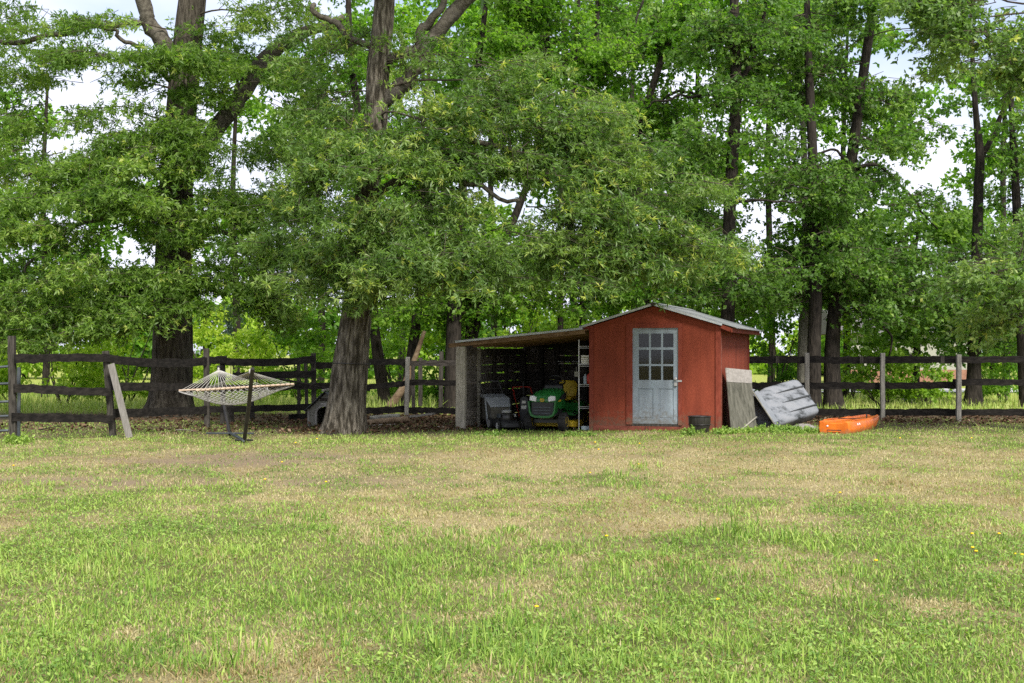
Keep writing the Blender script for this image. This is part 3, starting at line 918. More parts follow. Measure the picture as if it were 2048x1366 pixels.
# the great oak in front of the fence, left of the lean-to
Y2 = 26.2
pads2 = [(700, 470, 120, 70, 25.2, 1.2, 62), (640, 540, 90, 55, 25.6, 1.0, 42), (770, 540, 80, 60, 24.6, 1.0, 50), (870, 520, 100, 65, 24.2, 1.0, 74), (950, 545, 95, 50, 24.0, .9, 58), (1030, 530, 60, 40, 24.2, .8, 16),
         (800, 420, 120, 50, 24.4, 1.0, 60), (900, 425, 70, 40, 24.2, .9, 20), (620, 360, 90, 60, 25.6, 1.0, 44), (700, 330, 100, 55, 24.9, 1.0, 50), (820, 330, 120, 55, 24.6, 1.0, 64), (950, 320, 110, 50, 24.6, 1.0, 56),
         (860, 235, 110, 55, 25.2, 1.2, 44), (980, 220, 110, 60, 24.8, 1.1, 48), (1090, 260, 100, 60, 24.6, 1.0, 48), (1080, 335, 80, 40, 24.4, 1.0, 28), (1160, 215, 90, 40, 24.8, 1.0, 20), (1290, 290, 90, 40, 24.6, 1.0, 22), (1390, 395, 70, 40, 24.6, .9, 16), (1420, 500, 60, 40, 24.6, .8, 14), (1060, 180, 90, 40, 25, 1, 18), (1240, 235, 60, 30, 24.8, 1, 9), (1180, 320, 110, 60, 24.4, 1.0, 60), (1280, 390, 100, 60, 24.4, 1.0, 54), (1170, 420, 110, 50, 24.2, 1.0, 54),
         (1240, 490, 100, 50, 24.2, 1.0, 56), (1340, 470, 80, 60, 24.6, .9, 44), (1150, 500, 90, 45, 24.0, .9, 40), (1300, 540, 70, 34, 24.3, .8, 26), (1200, 555, 80, 25, 24.0, .7, 22), (720, 580, 70, 34, 25.2, .8, 22),
         (700, 260, 70, 50, 25.4, .8, 22), (640, 200, 80, 60, 26.0, 1, 22), (660, 110, 90, 60, 26.2, 1.2, 24), (850, 110, 90, 50, 25.4, 1.2, 22), (1000, 130, 100, 50, 25.2, 1.2, 26), (560, 460, 70, 50, 26.0, .8, 24)]
t2 = tree('willow_oak', 'large leaning-trunked oak with ridged grey bark standing in front of the fence beside the hammock', Y2,
          [(686, 866, 78), (692, 820, 75), (702, 720, 68), (716, 600, 56), (728, 450, 48), (742, 330, 46), (752, 230, 48), (757, 130, 44), (768, 20, 40), (775, -180, 34), (780, -420, 22), (785, -640, 10)], 'bark',
          [[(765, 205, 30), (800, 175, 34), (832, 140, 32), (865, 75, 30), (905, 25, 30), (960, -40, 28), (1040, -160, 20)],
           [(772, 120, 20), (800, 110, 24), (835, 100, 22), (850, 60, 18), (880, 10, 14), (900, -60, 10)],
           [(765, 110, 16), (745, 95, 14), (700, 72, 13), (660, 45, 12), (625, 5, 10)],
           [(735, 400, 18), (800, 360, 18, -.8), (870, 340, 15, -1.2), (950, 370, 10, -1.6), (1030, 420, 7, -1.9)],
           [(740, 340, 16), (850, 275, 14, -1), (980, 290, 11, -1.6), (1100, 330, 7, -1.8), (1220, 420, 4, -2)]],
          pads2, 'leaf_oak', .125, .21, 7, 15, .50, 3, flare=(.36, .26), amp=.14, nseg=64, nring=190, spray_len=.85, young=.05)

# its crown above the picture, which keeps the light off the ground below
def high_crown(t, axis, pads, mat, seed, L=.34, wr=.42, tint_c=.45):
    crown(t, axis, pads, mat, L, wr, 5, 6, tint_c, seed, spray_len=1.5, young=0, twigs=False, name='upper_crown')
high_crown(t2, catmull([W(690, 860, Y2), W(757, 130, Y2), W(785, -640, Y2)], 40), [(820, -150, 330, 110, 26.0, 3.2, 46), (780, -330, 300, 110, 26.4, 3, 46), (790, -510, 200, 100, 26.4, 2.2, 30)], MAT['leaf_oak'], 61)

# the big oak behind the left fence
Y1 = 33.6
pads1 = [(20, 240, 60, 44, 32.4, 1.2, 30), (180, 165, 120, 26, 32.2, 1.2, 13), (130, 225, 90, 26, 32.4, 1.2, 14), (290, 190, 60, 40, 32.4, 1.0, 10), (360, 170, 60, 30, 31.8, .8, 10), (350, 330, 50, 40, 31.2, .8, 12), (120, 112, 120, 18, 31.6, 1.2, 36), (280, 108, 120, 20, 31.6, 1.0, 44), (370, 118, 50, 20, 31.8, .8, 18), (370, 258, 60, 18, 31.8, .9, 18), (20, 165, 60, 34, 32.5, 1.2, 20), (70, 60, 110, 50, 32.5, 1.6, 34), (200, 40, 90, 34, 32.6, 1.5, 20), 
         (40, 330, 90, 40, 32.4, 1.2, 30), (250, 285, 120, 26, 32.0, 1.2, 46), (350, 270, 90, 40, 31.6, 1.0, 36), (140, 330, 130, 26, 31.4, 1.2, 46), (260, 335, 100, 20, 31.4, 1.0, 30), (400, 320, 90, 40, 31.6, 1.0, 36),
         (60, 400, 90, 34, 31.2, 1.2, 40), (180, 395, 120, 34, 31.0, 1.2, 56), (310, 395, 110, 36, 31.0, 1.0, 50), (430, 400, 90, 50, 31.4, 1.0, 40), (40, 470, 70, 34, 30.8, 1.0, 34), (140, 470, 90, 30, 31.0, 1.0, 24),
         (60, 555, 80, 60, 31.0, 1.2, 48), (170, 555, 100, 55, 31.2, 1.2, 54), (270, 590, 90, 50, 31.2, 1.0, 46), (350, 560, 80, 60, 31.2, .9, 44), (80, 640, 90, 34, 31.2, 1.0, 36), (200, 630, 90, 34, 31.0, 1.0, 32), (20, 620, 60, 40, 31, 1, 18), (60, 672, 80, 22, 30.8, .9, 22), (165, 668, 70, 18, 30.8, .8, 16), (290, 640, 60, 24, 31, .8, 14),
         (480, 500, 90, 60, 31.4, 1.0, 46), (540, 400, 90, 50, 31.6, 1.0, 38), (560, 540, 80, 60, 31.4, 1.0, 40), (470, 590, 80, 34, 31.2, .9, 24), (560, 620, 70, 30, 31, .8, 20), (520, 310, 80, 40, 32, 1.0, 26), (590, 300, 60, 50, 32, 1.0, 20),
         (480, 130, 90, 50, 32.6, 1.3, 28), (450, 50, 80, 50, 32.8, 1.4, 24), (560, 40, 90, 50, 32.8, 1.4, 30), (590, 180, 70, 60, 32.4, 1.2, 22), (430, 190, 60, 30, 32.4, 1, 14), (300, 470, 70, 40, 31.6, .9, 14), (380, 480, 60, 40, 31.4, .9, 20), (-80, 300, 120, 220, 32, 2, 60), (-60, 560, 80, 120, 31.2, 1.4, 40)]
t1 = tree('broad_oak', 'massive dark oak behind the left fence with layered drooping boughs', Y1,
          [(340, 826, 84), (342, 790, 82), (345, 720, 78), (346, 620, 74), (347, 500, 68), (352, 380, 64), (360, 260, 62), (368, 160, 60), (378, 60, 56), (388, -40, 52), (400, -250, 40), (410, -480, 24), (412, -640, 10)], 'bark_mid',
          [[(352, 130, 26), (330, 90, 34), (305, 50, 32), (286, 0, 28), (268, -80, 22), (250, -200, 12)],
           [(362, 330, 30), (400, 300, 36), (450, 235, 36), (500, 165, 34), (550, 105, 30), (610, 70, 24), (680, 30, 14)],
           [(320, 90, 12), (290, 48, 11), (200, 52, 12, -.3), (110, 68, 11, -.6), (0, 84, 9, -.8), (-100, 90, 7, -1)],
           [(280, 95, 9), (240, 75, 8, -.3), (215, 55, 7, -.4), (150, 30, 5, -.6)],
           [(345, 165, 12), (300, 130, 9, -.8), (200, 112, 6, -1.4), (60, 115, 3, -1.8)],
           [(345, 370, 16), (280, 330, 12, -1), (180, 335, 9, -1.8), (60, 350, 6, -2.2)],
           [(345, 480, 16), (270, 425, 13, -1), (180, 440, 10, -1.8), (90, 500, 7, -2.3), (40, 560, 4, -2.5)],
           [(350, 540, 14), (420, 470, 11, -1), (500, 480, 8, -1.6), (580, 540, 5, -1.9)]],
          pads1, 'leaf_left', .140, .25, 7, 15, .47, 7, flare=(.55, .30), amp=.09, nseg=56, nring=150, spray_len=1.0, young=.03)
high_crown(t1, catmull([W(345, 720, Y1), W(378, 60, Y1), W(412, -640, Y1)], 40), [(250, -130, 400, 80, 33.4, 4, 44), (380, -300, 330, 110, 33.6, 4, 40), (400, -480, 220, 90, 33.6, 3, 26)], MAT['leaf_left'], 62)

SKY_GAPS = [(235, 205, 120, 60), (1880, 330, 30, 55), (1520, 440, 50, 30), (1010, 405, 40, 26), (1790, 110, 40, 40), (560, 330, 40, 40), (1330, 150, 40, 30), (1640, 290, 35, 35)]
def autopads(seed, boxes, Y, rY=1.2):
    r = np.random.default_rng(seed)
    out = []
    for (x0, x1, y0, y1, k, n_sp) in boxes:
        c = 0
        while c < k:
            px, py = r.uniform(x0, x1), r.uniform(y0, y1)
            if any(((px - a) / (rx + 45)) ** 2 + ((py - b_) / (ry + 28)) ** 2 < 1 for (a, b_, rx, ry) in SKY_GAPS):
                if r.uniform() < .93:
                    continue
            out.append((px, py, r.uniform(45, 85), r.uniform(24, 48), Y + r.uniform(-rY, rY), r.uniform(.6, 1.1), max(4, int(n_sp * r.uniform(.7, 1.3)))))
            c += 1
    return out

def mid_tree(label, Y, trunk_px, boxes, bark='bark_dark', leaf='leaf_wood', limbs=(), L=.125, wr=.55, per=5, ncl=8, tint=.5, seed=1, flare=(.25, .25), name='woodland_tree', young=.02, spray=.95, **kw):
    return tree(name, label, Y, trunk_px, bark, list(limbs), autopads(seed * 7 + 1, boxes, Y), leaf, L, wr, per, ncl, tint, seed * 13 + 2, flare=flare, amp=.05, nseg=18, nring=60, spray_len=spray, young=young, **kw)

mid_tree('thin dark tree rising just right of the ridged front oak', 37, [(774, 818, 26), (757, 720, 24), (748, 640, 20), (735, 450, 16), (718, 250, 15), (700, 90, 14), (695, -100, 8)], [(600, 800, 120, 420, 7, 18), (640, 860, 420, 640, 8, 20), (600, 740, 0, 150, 4, 18)], seed=1)
mid_tree('slim crooked tree behind the centre fence above the board pile', 36, [(804, 820, 24), (822, 720, 22), (833, 640, 20), (840, 560, 16), (852, 450, 12), (842, 300, 10), (862, 100, 7)], [(760, 960, 440, 660, 9, 22), (780, 940, 200, 420, 5, 20)], seed=2, tint=.6)
mid_tree('thick dark trunk left of the lean-to, half hidden by foliage', 35, [(905, 824, 34), (906, 720, 32), (908, 640, 30), (912, 560, 26), (920, 450, 20), (932, 300, 16), (960, 100, 12), (985, -100, 8)], [(840, 1060, 120, 330, 6, 22), (860, 1040, 430, 620, 8, 20), (880, 1100, -20, 140, 5, 22)], seed=3)
mid_tree('forked tree leaning right just behind the lean-to roof', 35.6, [(940, 822, 26), (942, 700, 24), (950, 655, 20), (976, 580, 18), (1006, 490, 17), (1035, 420, 16), (1062, 340, 13), (1086, 200, 10), (1100, 0, 6)], [(980, 1180, 80, 300, 7, 22), (960, 1120, 480, 640, 7, 18), (1000, 1180, -60, 90, 5, 22)],
         limbs=[[(941, 720, 15), (934, 650, 14), (932, 580, 12), (930, 500, 8)]], seed=4, tint=.62)
mid_tree('very thin straight dark stem behind the lean-to roof, left of its twin', 36, [(1122, 820, 13), (1121, 640, 12), (1120, 450, 11), (1130, 300, 10), (1150, 150, 8), (1160, -60, 5)], [(1050, 1240, 60, 280, 6, 20), (1060, 1220, 470, 600, 5, 18)], seed=5)
mid_tree('thin straight dark stem behind where the lean-to meets the red shed', 36.6, [(1166, 818, 16), (1166, 640, 14), (1168, 510, 13), (1180, 300, 12), (1190, 150, 11), (1195, 20, 9), (1200, -150, 6)], [(1100, 1320, 20, 260, 7, 22), (1120, 1260, 460, 610, 5, 20)],
         limbs=[[(1192, 170, 6), (1240, 110, 6), (1275, 50, 5), (1300, -10, 4)]], seed=6)
mid_tree('dim tree trunk directly behind the peak of the red shed', 38, [(1228, 814, 22), (1228, 620, 20), (1232, 500, 16), (1240, 350, 12), (1255, 200, 8)], [(1160, 1340, 380, 600, 9, 22), (1180, 1320, 200, 380, 5, 20)], seed=7, leaf='leaf_pin', tint=.4)
mid_tree('slender tree bending right high above the red shed', 35, [(1296, 823, 14), (1295, 600, 13), (1281, 420, 14), (1276, 280, 14), (1300, 190, 14), (1335, 90, 13), (1372, 20, 11), (1400, -100, 7)], [(1220, 1440, -40, 160, 8, 24), (1260, 1420, 160, 380, 7, 22), (1260, 1430, 500, 620, 5, 20)],
         limbs=[[(1276, 260, 7), (1310, 210, 7), (1360, 185, 6), (1420, 200, 5), (1480, 240, 3)]], seed=8)
mid_tree('shaded thin trunk behind the right slope of the shed roof', 37, [(1350, 816, 18), (1348, 580, 16), (1345, 400, 12), (1352, 200, 7)], [(1290, 1440, 380, 620, 8, 24)], seed=9, leaf='leaf_pin', tint=.4)
mid_tree('tall dark straight tree just behind the right end of the shed roof', 33.5, [(1452, 829, 30), (1454, 680, 29), (1458, 560, 27), (1459, 430, 25), (1464, 330, 24), (1472, 200, 22), (1470, 80, 20), (1468, -80, 16), (1470, -300, 7)],
         [(1380, 1580, -40, 160, 9, 24), (1380, 1560, 180, 380, 8, 22), (1380, 1580, 470, 600, 7, 22)], limbs=[[(1470, 260, 12), (1485, 170, 12), (1505, 110, 11), (1525, 50, 8), (1540, -30, 5)], [(1462, 410, 7), (1500, 400, 6), (1560, 402, 4), (1620, 410, 3)], [(1468, 190, 7), (1400, 190, 6), (1340, 195, 5), (1300, 215, 3)]], seed=10, leaf='leaf_pin', tint=.48)
mid_tree('pale grey trunk left of a close pair of dark trunks behind the right fence', 36.4, [(1605, 820, 24), (1606, 700, 22), (1610, 600, 20), (1612, 450, 15), (1608, 300, 12), (1600, 150, 8)], [(1520, 1720, 420, 600, 6, 22), (1520, 1700, 180, 380, 5, 22)], bark='bark_pale', seed=11, leaf='leaf_pin')
mid_tree('dark upright trunk, the middle of three trunks behind the right fence', 35.0, [(1628, 824, 30), (1628, 700, 26), (1631, 600, 25), (1630, 450, 22), (1625, 300, 20), (1618, 150, 17), (1615, 40, 13), (1610, -150, 6)],
         [(1530, 1740, -40, 180, 9, 24), (1540, 1720, 200, 400, 7, 24), (1520, 1720, 420, 620, 9, 24)], seed=12, leaf='leaf_pin', tint=.45)
mid_tree('dark trunk leaning right as it rises behind the right fence, flared at the foot', 36.0, [(1668, 821, 38), (1664, 740, 33), (1668, 640, 28), (1682, 500, 26), (1693, 400, 24), (1703, 320, 22), (1725, 160, 20), (1742, 40, 18), (1750, -60, 14), (1755, -250, 6)],
         [(1640, 1880, 20, 200, 10, 22), (1640, 1850, 230, 400, 10, 20), (1660, 1880, 400, 680, 16, 26)], limbs=[[(1700, 340, 8), (1760, 330, 7), (1820, 390, 5), (1870, 450, 3)], [(1705, 330, 6), (1660, 300, 5), (1600, 320, 3)], [(1668, 625, 7), (1700, 620, 7), (1760, 640, 6), (1790, 720, 3)]], seed=13, leaf='leaf_pin', tint=.42, flare=(.6, .3))
mid_tree('solitary dark trunk near the right edge behind the fence', 39.0, [(1946, 812, 34), (1948, 740, 27), (1950, 640, 25), (1954, 500, 22), (1957, 380, 20), (1960, 310, 18), (1952, 230, 12), (1945, 120, 9), (1940, -20, 5)],
         [(1850, 2060, 470, 690, 17, 24), (1900, 2060, 60, 180, 3, 14), (1960, 2060, 200, 430, 6, 12)], limbs=[[(1960, 320, 12), (1985, 270, 11), (2000, 225, 9), (2015, 170, 6)]], seed=14, leaf='leaf_pin', tint=.45, flare=(.6, .25))
mid_tree('tree cut by the right edge of the view behind the fence', 38.0, [(2056, 815, 32), (2048, 700, 26), (2038, 500, 20), (2030, 350, 16), (2024, 250, 12), (2020, 100, 8)], [(1960, 2140, 380, 640, 10, 24), (1980, 2140, 180, 360, 4, 16)], seed=15, leaf='leaf_pin', tint=.5)
mid_tree('near oak outside the right edge whose boughs hang into the upper right corner', 25.5, [(2190, 868, 90), (2190, 700, 80), (2190, 500, 70), (2190, 300, 60), (2195, 120, 50), (2200, -100, 40), (2205, -400, 14)],
         [(1800, 2120, -10, 110, 13, 18), (1940, 2140, 90, 190, 4, 18), (1980, 2130, 440, 640, 8, 18), (1900, 2040, 520, 600, 3, 14)], bark='bark', leaf='leaf_oak', limbs=[[(2190, 190, 26), (2100, 120, 22), (2040, 115, 18), (1985, 85, 14), (1960, 60, 10), (1890, 60, 6), (1830, 40, 3)]], L=.12, wr=.42, per=6, ncl=9, tint=.52, seed=16)

# taller woodland behind, closing the gaps between the nearer trunks
BT = [('leafy woodland tree behind the great oak, mostly hidden', 640, 47, [(560, 760, 60, 560, 15, 24)]), ('leafy woodland tree between the great oak and the lean-to', 800, 45, [(720, 920, 0, 560, 18, 24)]),
      ('leafy woodland tree standing behind the forked tree', 985, 50, [(880, 1090, -20, 360, 14, 24)]), ('leafy woodland tree high behind the thin twin stems', 1145, 46, [(1040, 1250, -20, 420, 18, 26)]),
      ('leafy woodland tree behind the peak of the shed roof', 1265, 44, [(1180, 1370, -20, 580, 21, 26)]), ('leafy woodland tree filling the space right of the bending tree', 1395, 47, [(1310, 1480, -20, 600, 19, 26)]),
      ('leafy woodland tree between the tall straight trunk and the pale trunk', 1540, 45, [(1460, 1620, -20, 380, 13, 26), (1460, 1620, 480, 640, 7, 24)]), ('leafy woodland tree behind the three right-hand trunks', 1690, 46, [(1600, 1790, 20, 620, 18, 26)]),
      ('leafy woodland tree low behind the right fence', 1830, 44, [(1740, 1930, 440, 690, 18, 26)]), ('leafy woodland tree behind the solitary right-hand trunk', 2010, 47, [(1920, 2090, 420, 690, 12, 26), (1960, 2100, 60, 330, 8, 18), (1790, 1970, 130, 430, 7, 11)]),
      ('leafy woodland tree behind the massive left oak', 470, 48, [(260, 590, 330, 600, 15, 22), (420, 600, 120, 330, 7, 16)]), ('leafy woodland tree at the far left behind the fence', 90, 46, [(-40, 280, 330, 620, 20, 22), (-60, 60, 130, 330, 5, 18)])]
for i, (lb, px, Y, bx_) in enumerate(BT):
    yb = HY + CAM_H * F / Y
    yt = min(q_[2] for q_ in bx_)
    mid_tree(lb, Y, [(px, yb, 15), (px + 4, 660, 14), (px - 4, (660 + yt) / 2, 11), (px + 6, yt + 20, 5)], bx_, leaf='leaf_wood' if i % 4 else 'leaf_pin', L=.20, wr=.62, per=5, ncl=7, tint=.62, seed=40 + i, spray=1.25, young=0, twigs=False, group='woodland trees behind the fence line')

# bright trees and bushes in the open beyond the fence
def shrub(label, px, pyt, Y, wpx, sprays, leaf='leaf_sunny', tint=.5, seed=1, L=.15, wr=.5, name='bush', group='bushes beyond the fence', cat='bush', low=815):
    base = W(px, low, Y)
    base[2] = float(gz(base[0], base[1]))
    t = thing(name, label, cat, base, 0, group)
    r = np.random.default_rng(seed)
    top = W(px, pyt, Y)
    for k in range(4):
        e = top + np.array([r.uniform(-.5, .5) * wpx * Y / F, r.uniform(-.6, .6), -.3 - r.uniform(0, .4) * (top[2])])
        b = MB()
        b.tube(catmull([base + np.array([r.normal(0, .08), r.normal(0, .08), -.05]), (base + e) / 2 + r.normal(0, .12, 3), e], 8), np.linspace(.035, .008, 8), 5)
        b.build('stem', MAT['shrub_bark'], t, world=True, smooth=True)
    pads = []
    for k in range(7):
        f = k / 6
        py = pyt + (low - 20 - pyt) * (f * .92 + .08)
        pads.append((px + r.uniform(-.32, .32) * wpx * (1 - .3 * (1 - f)), py, wpx * r.uniform(.24, .4), (low - pyt) * r.uniform(.12, .2), Y + r.uniform(-.6, .6), .8, sprays // 7))
    crown(t, [base, (base + top) / 2, top], pads, MAT[leaf], L, wr, 5, 7, tint, seed + 900, spray_len=.8, young=0, twigs=False, name='foliage')
    return t

SH = [('sunlit bush behind the fence at the far left edge', 20, 600, 40, 150, 110, 'leaf_sunny', .5), ('sunlit bush behind the fence between the gate post and the leaning post', 130, 610, 38.5, 170, 130, 'leaf_sunny', .48),
      ('sunlit bush behind the fence just left of the massive oak', 255, 590, 40, 150, 120, 'leaf_sunny', .55), ('pale yellow-green bush right behind the hammock', 420, 640, 46, 140, 120, 'leaf_sunny', .75),
      ('yellow-green bush behind the hammock, right of the palest one', 520, 650, 42, 130, 100, 'leaf_sunny', .6), ('green bush behind the fence above the dog house', 600, 600, 38.5, 150, 130, 'leaf_wood', .75),
      ('leafy bush filling the gap right of the front oak', 790, 610, 41, 150, 110, 'leaf_wood', .85), ('leafy bush behind the fence left of the lean-to', 880, 620, 39.5, 130, 90, 'leaf_wood', .7),
      ('bright sunlit tree glowing between the trunks above the lean-to', 1030, 455, 47, 200, 240, 'leaf_sunny', .45), ('sunlit bush behind the lean-to roof', 1120, 560, 43, 150, 110, 'leaf_sunny', .3),
      ('small leafy bush behind the tub at the right fence', 1550, 590, 38.5, 110, 90, 'leaf_wood', .5), ('leafy bush between the right fence posts and the lane', 1765, 700, 38, 120, 80, 'leaf_sunny', .22),
      ('low leafy bush left of the last fence post', 1850, 722, 37.5, 90, 40, 'leaf_sunny', .15), ('leafy bush near the right edge behind the fence', 2010, 650, 42, 120, 80, 'leaf_wood', .6), ('bright bush just above the right fence by the distant house', 1700, 640, 45, 90, 60, 'leaf_sunny', .45)]
for i, (lb, px, pyt, Y, w, n_sp, lf, ti) in enumerate(SH):
    shrub(lb, px, pyt, Y, w, n_sp, lf, ti, 300 + i, cat='tree' if 'tree' in lb else 'bush', name='sunlit_tree' if 'tree' in lb else 'bush')
shrub('dark blue-green cedar far off behind the hammock', 462, 618, 62, 30, 110, 'leaf_cedar', .5, 444, L=.10, wr=.3, name='cedar_tree', group=None, cat='tree', low=690)

# far trees across the meadow
rr = np.random.default_rng(71)
for i in range(19):
    px = -60 + i * 120 + rr.uniform(-30, 30)
    Y = rr.uniform(78, 100)
    tp = 590 + rr.uniform(-30, 35)
    if 1480 < px < 1660: tp += 60
    base = W(px, 740, Y); base[2] = float(gz(base[0], base[1]))
    t = thing('distant_tree', 'distant green tree standing across the meadow behind the nearer trunks', 'tree', base, 0, 'distant trees across the meadow')
    tip = W(px, tp + 30, Y)
    b = MB(); b.tube([base - np.array([0, 0, .1]), (base + tip) / 2, tip], [.22, .16, .06], 8); b.build('trunk', MAT['bark_dark'], t, world=True, smooth=True)
    crown(t, [base, tip], [(px + rr.uniform(-40, 40), tp + 12 + 16 * k, rr.uniform(45, 80), 22, Y, 2.2, 16) for k in range(8)], MAT['leaf_sunny' if i % 3 else 'leaf_wood'], .42, .6, 5, 6, rr.uniform(.15, .6), 800 + i, spray_len=1.8, young=0, twigs=False)

# leaning dead stem behind the centre fence
b = MB()
b.tube(catmull([W(776, 818, 35.3), W(806, 776, 35.2), W(828, 722, 35.1), W(849, 662, 35.0)], 14), np.linspace(.13, .05, 14), 9)
ds = b.build('dead_stem', MAT['log'], None, smooth=True)
tag(ds, 'reddish dead stem leaning up to the right behind the centre fence', 'dead tree')
b = MB()
b.tube(catmull([W(1818, 806, 41), W(1817, 785, 41), W(1819, 768, 41)], 8), [.24, .22, .21, .2, .2, .2, .2, .19], 12, True, lambda i, a: 1 + .08 * math.sin(5 * a + i))
st = b.build('tree_stump', MAT['log_grey'], None, smooth=True)
tag(st, 'pale broken stump between the right fence and the lane', 'stump')

# ------------------------------------------------------------------ distant house
Yh = 66.0
hp = W(1790, 745, Yh); hp[2] = 0
hs = thing('distant_house', 'pale distant house with white lattice seen through leaves beyond the right fence', 'house', hp, R(4))
b = MB(); b.grid_panel([-2.4, -1.3, .15, 1.05, 2.3, 3.2, 4.4], [.75, 1.05, 1.55, 2.6], {(2, 1), (4, 1)}, 0, .2); b.build('wall', MAT['siding'], hs, weld=True)
b = MB(); b.box(-2.4, 4.4, -.03, .17, 0, .748); b.build('foundation', MAT['brick_base'], hs)
b = MB(); b.box(.15, 1.05, .12, .16, 1.05, 1.55); w1 = b.build('window', MAT['dark_inside'], hs)
b = MB(); b.box(2.3, 3.2, .12, .16, 1.05, 1.55); w2 = b.build('window', MAT['dark_inside'], hs)
b = MB(); b.prism([(-.5, 2.6), (3.0, 3.9), (6.5, 2.6)], -2.8, 4.8, 'x'); b.build('roof', MAT['roof_far'], hs)
for k in range(7):
    b = MB(); b.box(-1.45 + k * .2, -1.39 + k * .2, -.25, -.21, 1.62, 2.55); b.build('lattice_upright', MAT['white_paint'], hs)
for k in range(5):
    b = MB(); b.box(-1.5, -.1, -.29, -.252, 1.64 + k * .2, 1.71 + k * .2); b.build('lattice_rail', MAT['white_paint'], hs)
b = MB(); b.box(-1.5, -.1, -.12, -.02, 1.6, 2.58); b.build('lattice_backing', MAT['roof_far'], hs)

# ------------------------------------------------------------------ fences
rf = np.random.default_rng(17)
def post(par, px, pt, pb, Y, wpx, mat='post_dark', pxt=None, name='post', dY=0.0):
    a = W(px, pb, Y); a[2] = float(gz(a[0], a[1])) - .05 if pb is None else a[2]
    t = W(pxt if pxt is not None else px, pt, Y + dY)
    w = wpx * Y / F
    b = MB()
    b.bar(a, t, w, w * .95, up=(0, 1, 0), seg=5, jit=.004, rnd=rf)
    return b.build(name, MAT[mat], par, world=True, bevel=.008)
def rail(par, p0, p1, h, Y0, Y1, mat='fence', th=.045, sag=0, name='rail'):
    """p0, p1: (px, centre py) at depths Y0, Y1; h in px at Y0."""
    A, B = W(p0[0], p0[1], Y0), W(p1[0], p1[1], Y1)
    hh = h * Y0 / F
    b = MB()
    n = 16
    u = unit(B - A); s = unit(np.cross(u, [0, 0, 1.0]))
    vs_, fs = [], []
    for i in range(n + 1):
        f = i / n
        c = A + (B - A) * f - np.array([0, 0, sag * 4 * f * (1 - f)]) + np.array([0, 0, rf.normal(0, .005)])
        ht, hb = hh / 2 + rf.normal(0, .0065), hh / 2 + rf.normal(0, .006)
        for (pp, qq) in ((-1, -hb), (1, -hb), (1, ht), (-1, ht)):
            vs_.append(c + s * pp * th / 2 + np.array([0, 0, qq]))
    for i in range(n):
        o = i * 4
        for j in range(4):
            fs.append((o + j, o + (j + 1) % 4, o + 4 + (j + 1) % 4, o + 4 + j))
    fs += [(3, 2, 1, 0), (n * 4, n * 4 + 1, n * 4 + 2, n * 4 + 3)]
    b.add(vs_, fs)
    return b.build(name, MAT[mat], par, world=True)

# left fence, from the gate post to the corner by the dog house
fl = thing('rail_fence', 'sagging dark three-rail wooden fence on the left with a leaning post', 'fence', (W(25, 880, 23.4)[0], 23.4, 0), 0)
post(fl, 26, 672, 882, 23.4, 13, 'post_dark', 24)
post(fl, 37, 735, 876, 23.9, 6, 'gate_metal', 38, name='gate_hinge_post')
post(fl, 226, 702, 872, 25.0, 12, 'post_dark', 211)
b = MB(); b.bar(W(259, 876, 24.6), W(222, 728, 24.75), .13, .04, up=(.2, 1, 0)); br = b.build('brace_board', MAT['board_pale'], fl, world=True, bevel=.006)
br['label'] = 'pale grey board leaning against the tilted post'
post(fl, 414, 697, 858, 28.2, 10.5, 'post_dark', 412.5)
post(fl, 446, 713, 848, 29.4, 9, 'post_dark', 445)
post(fl, 505, 790, 838, 30.6, 9, 'post_dark', 502)
post(fl, 628, 706, 836, 31.0, 9, 'post_dark', 627)
post(fl, 598, 722, 832, 32.0, 6.5, 'post_dark', 597)
post(fl, 614, 722, 836, 31.6, 6.5, 'post_dark', 611)
post(fl, 460, 806, 846, 29.8, 15, 'post_dark', 458)
rail(fl, (30, 718), (212, 715), 17, 23.3, 24.85, sag=-.01)
rail(fl, (28, 776), (220, 785), 17, 23.3, 24.85)
rail(fl, (24, 834), (226, 838), 17.5, 23.3, 24.85)
rail(fl, (214, 717), (420, 722), 17, 24.9, 28.3, sag=.07)
rail(fl, (224, 773), (418, 775), 16.5, 24.9, 28.3)
rail(fl, (228, 826), (420, 820), 17, 24.9, 28.3)
rail(fl, (406, 721), (452, 719), 15, 28.1, 29.3)
rail(fl, (440, 722), (630, 718), 15, 29.2, 30.9, sag=.06)
rail(fl, (466, 752), (632, 748), 15, 29.6, 30.9)
rail(fl, (404, 778), (640, 772), 13, 28.4, 31.0)
rail(fl, (408, 820), (622, 814), 13.5, 28.1, 30.9)
rail(fl, (578, 834), (640, 832), 11, 30.5, 31.1)
# centre fence behind the great oak
fc = thing('rail_fence', 'dark three-rail wooden fence behind the front oak and the board pile', 'fence', (W(815, 830, 32)[0], 32, 0), 0)
post(fc, 813, 714, 830, 31.4, 8.5, 'post_grey', 815.5)
post(fc, 827, 728, 828, 32.4, 7, 'post_dark', 826)
post(fc, 841, 716, 812, 34, 8, 'post_dark', 841)
post(fc, 881, 703, 818, 33, 8, 'post_dark', 883)
rail(fc, (622, 731), (740, 731), 13, 31.1, 31.4)
rail(fc, (632, 771), (740, 776), 13, 31.1, 31.5)
rail(fc, (730, 724), (818, 724), 12.5, 31.5, 31.6)
rail(fc, (718, 775), (816, 766), 11, 31.5, 31.6)
rail(fc, (716, 823), (818, 818), 13, 31.5, 31.6)
rail(fc, (814, 726), (925, 726), 11, 31.6, 31.2, mat='plank')
rail(fc, (816, 765), (925, 766), 11, 31.6, 31.2)
rail(fc, (816, 821), (925, 822), 12, 31.6, 31.2)
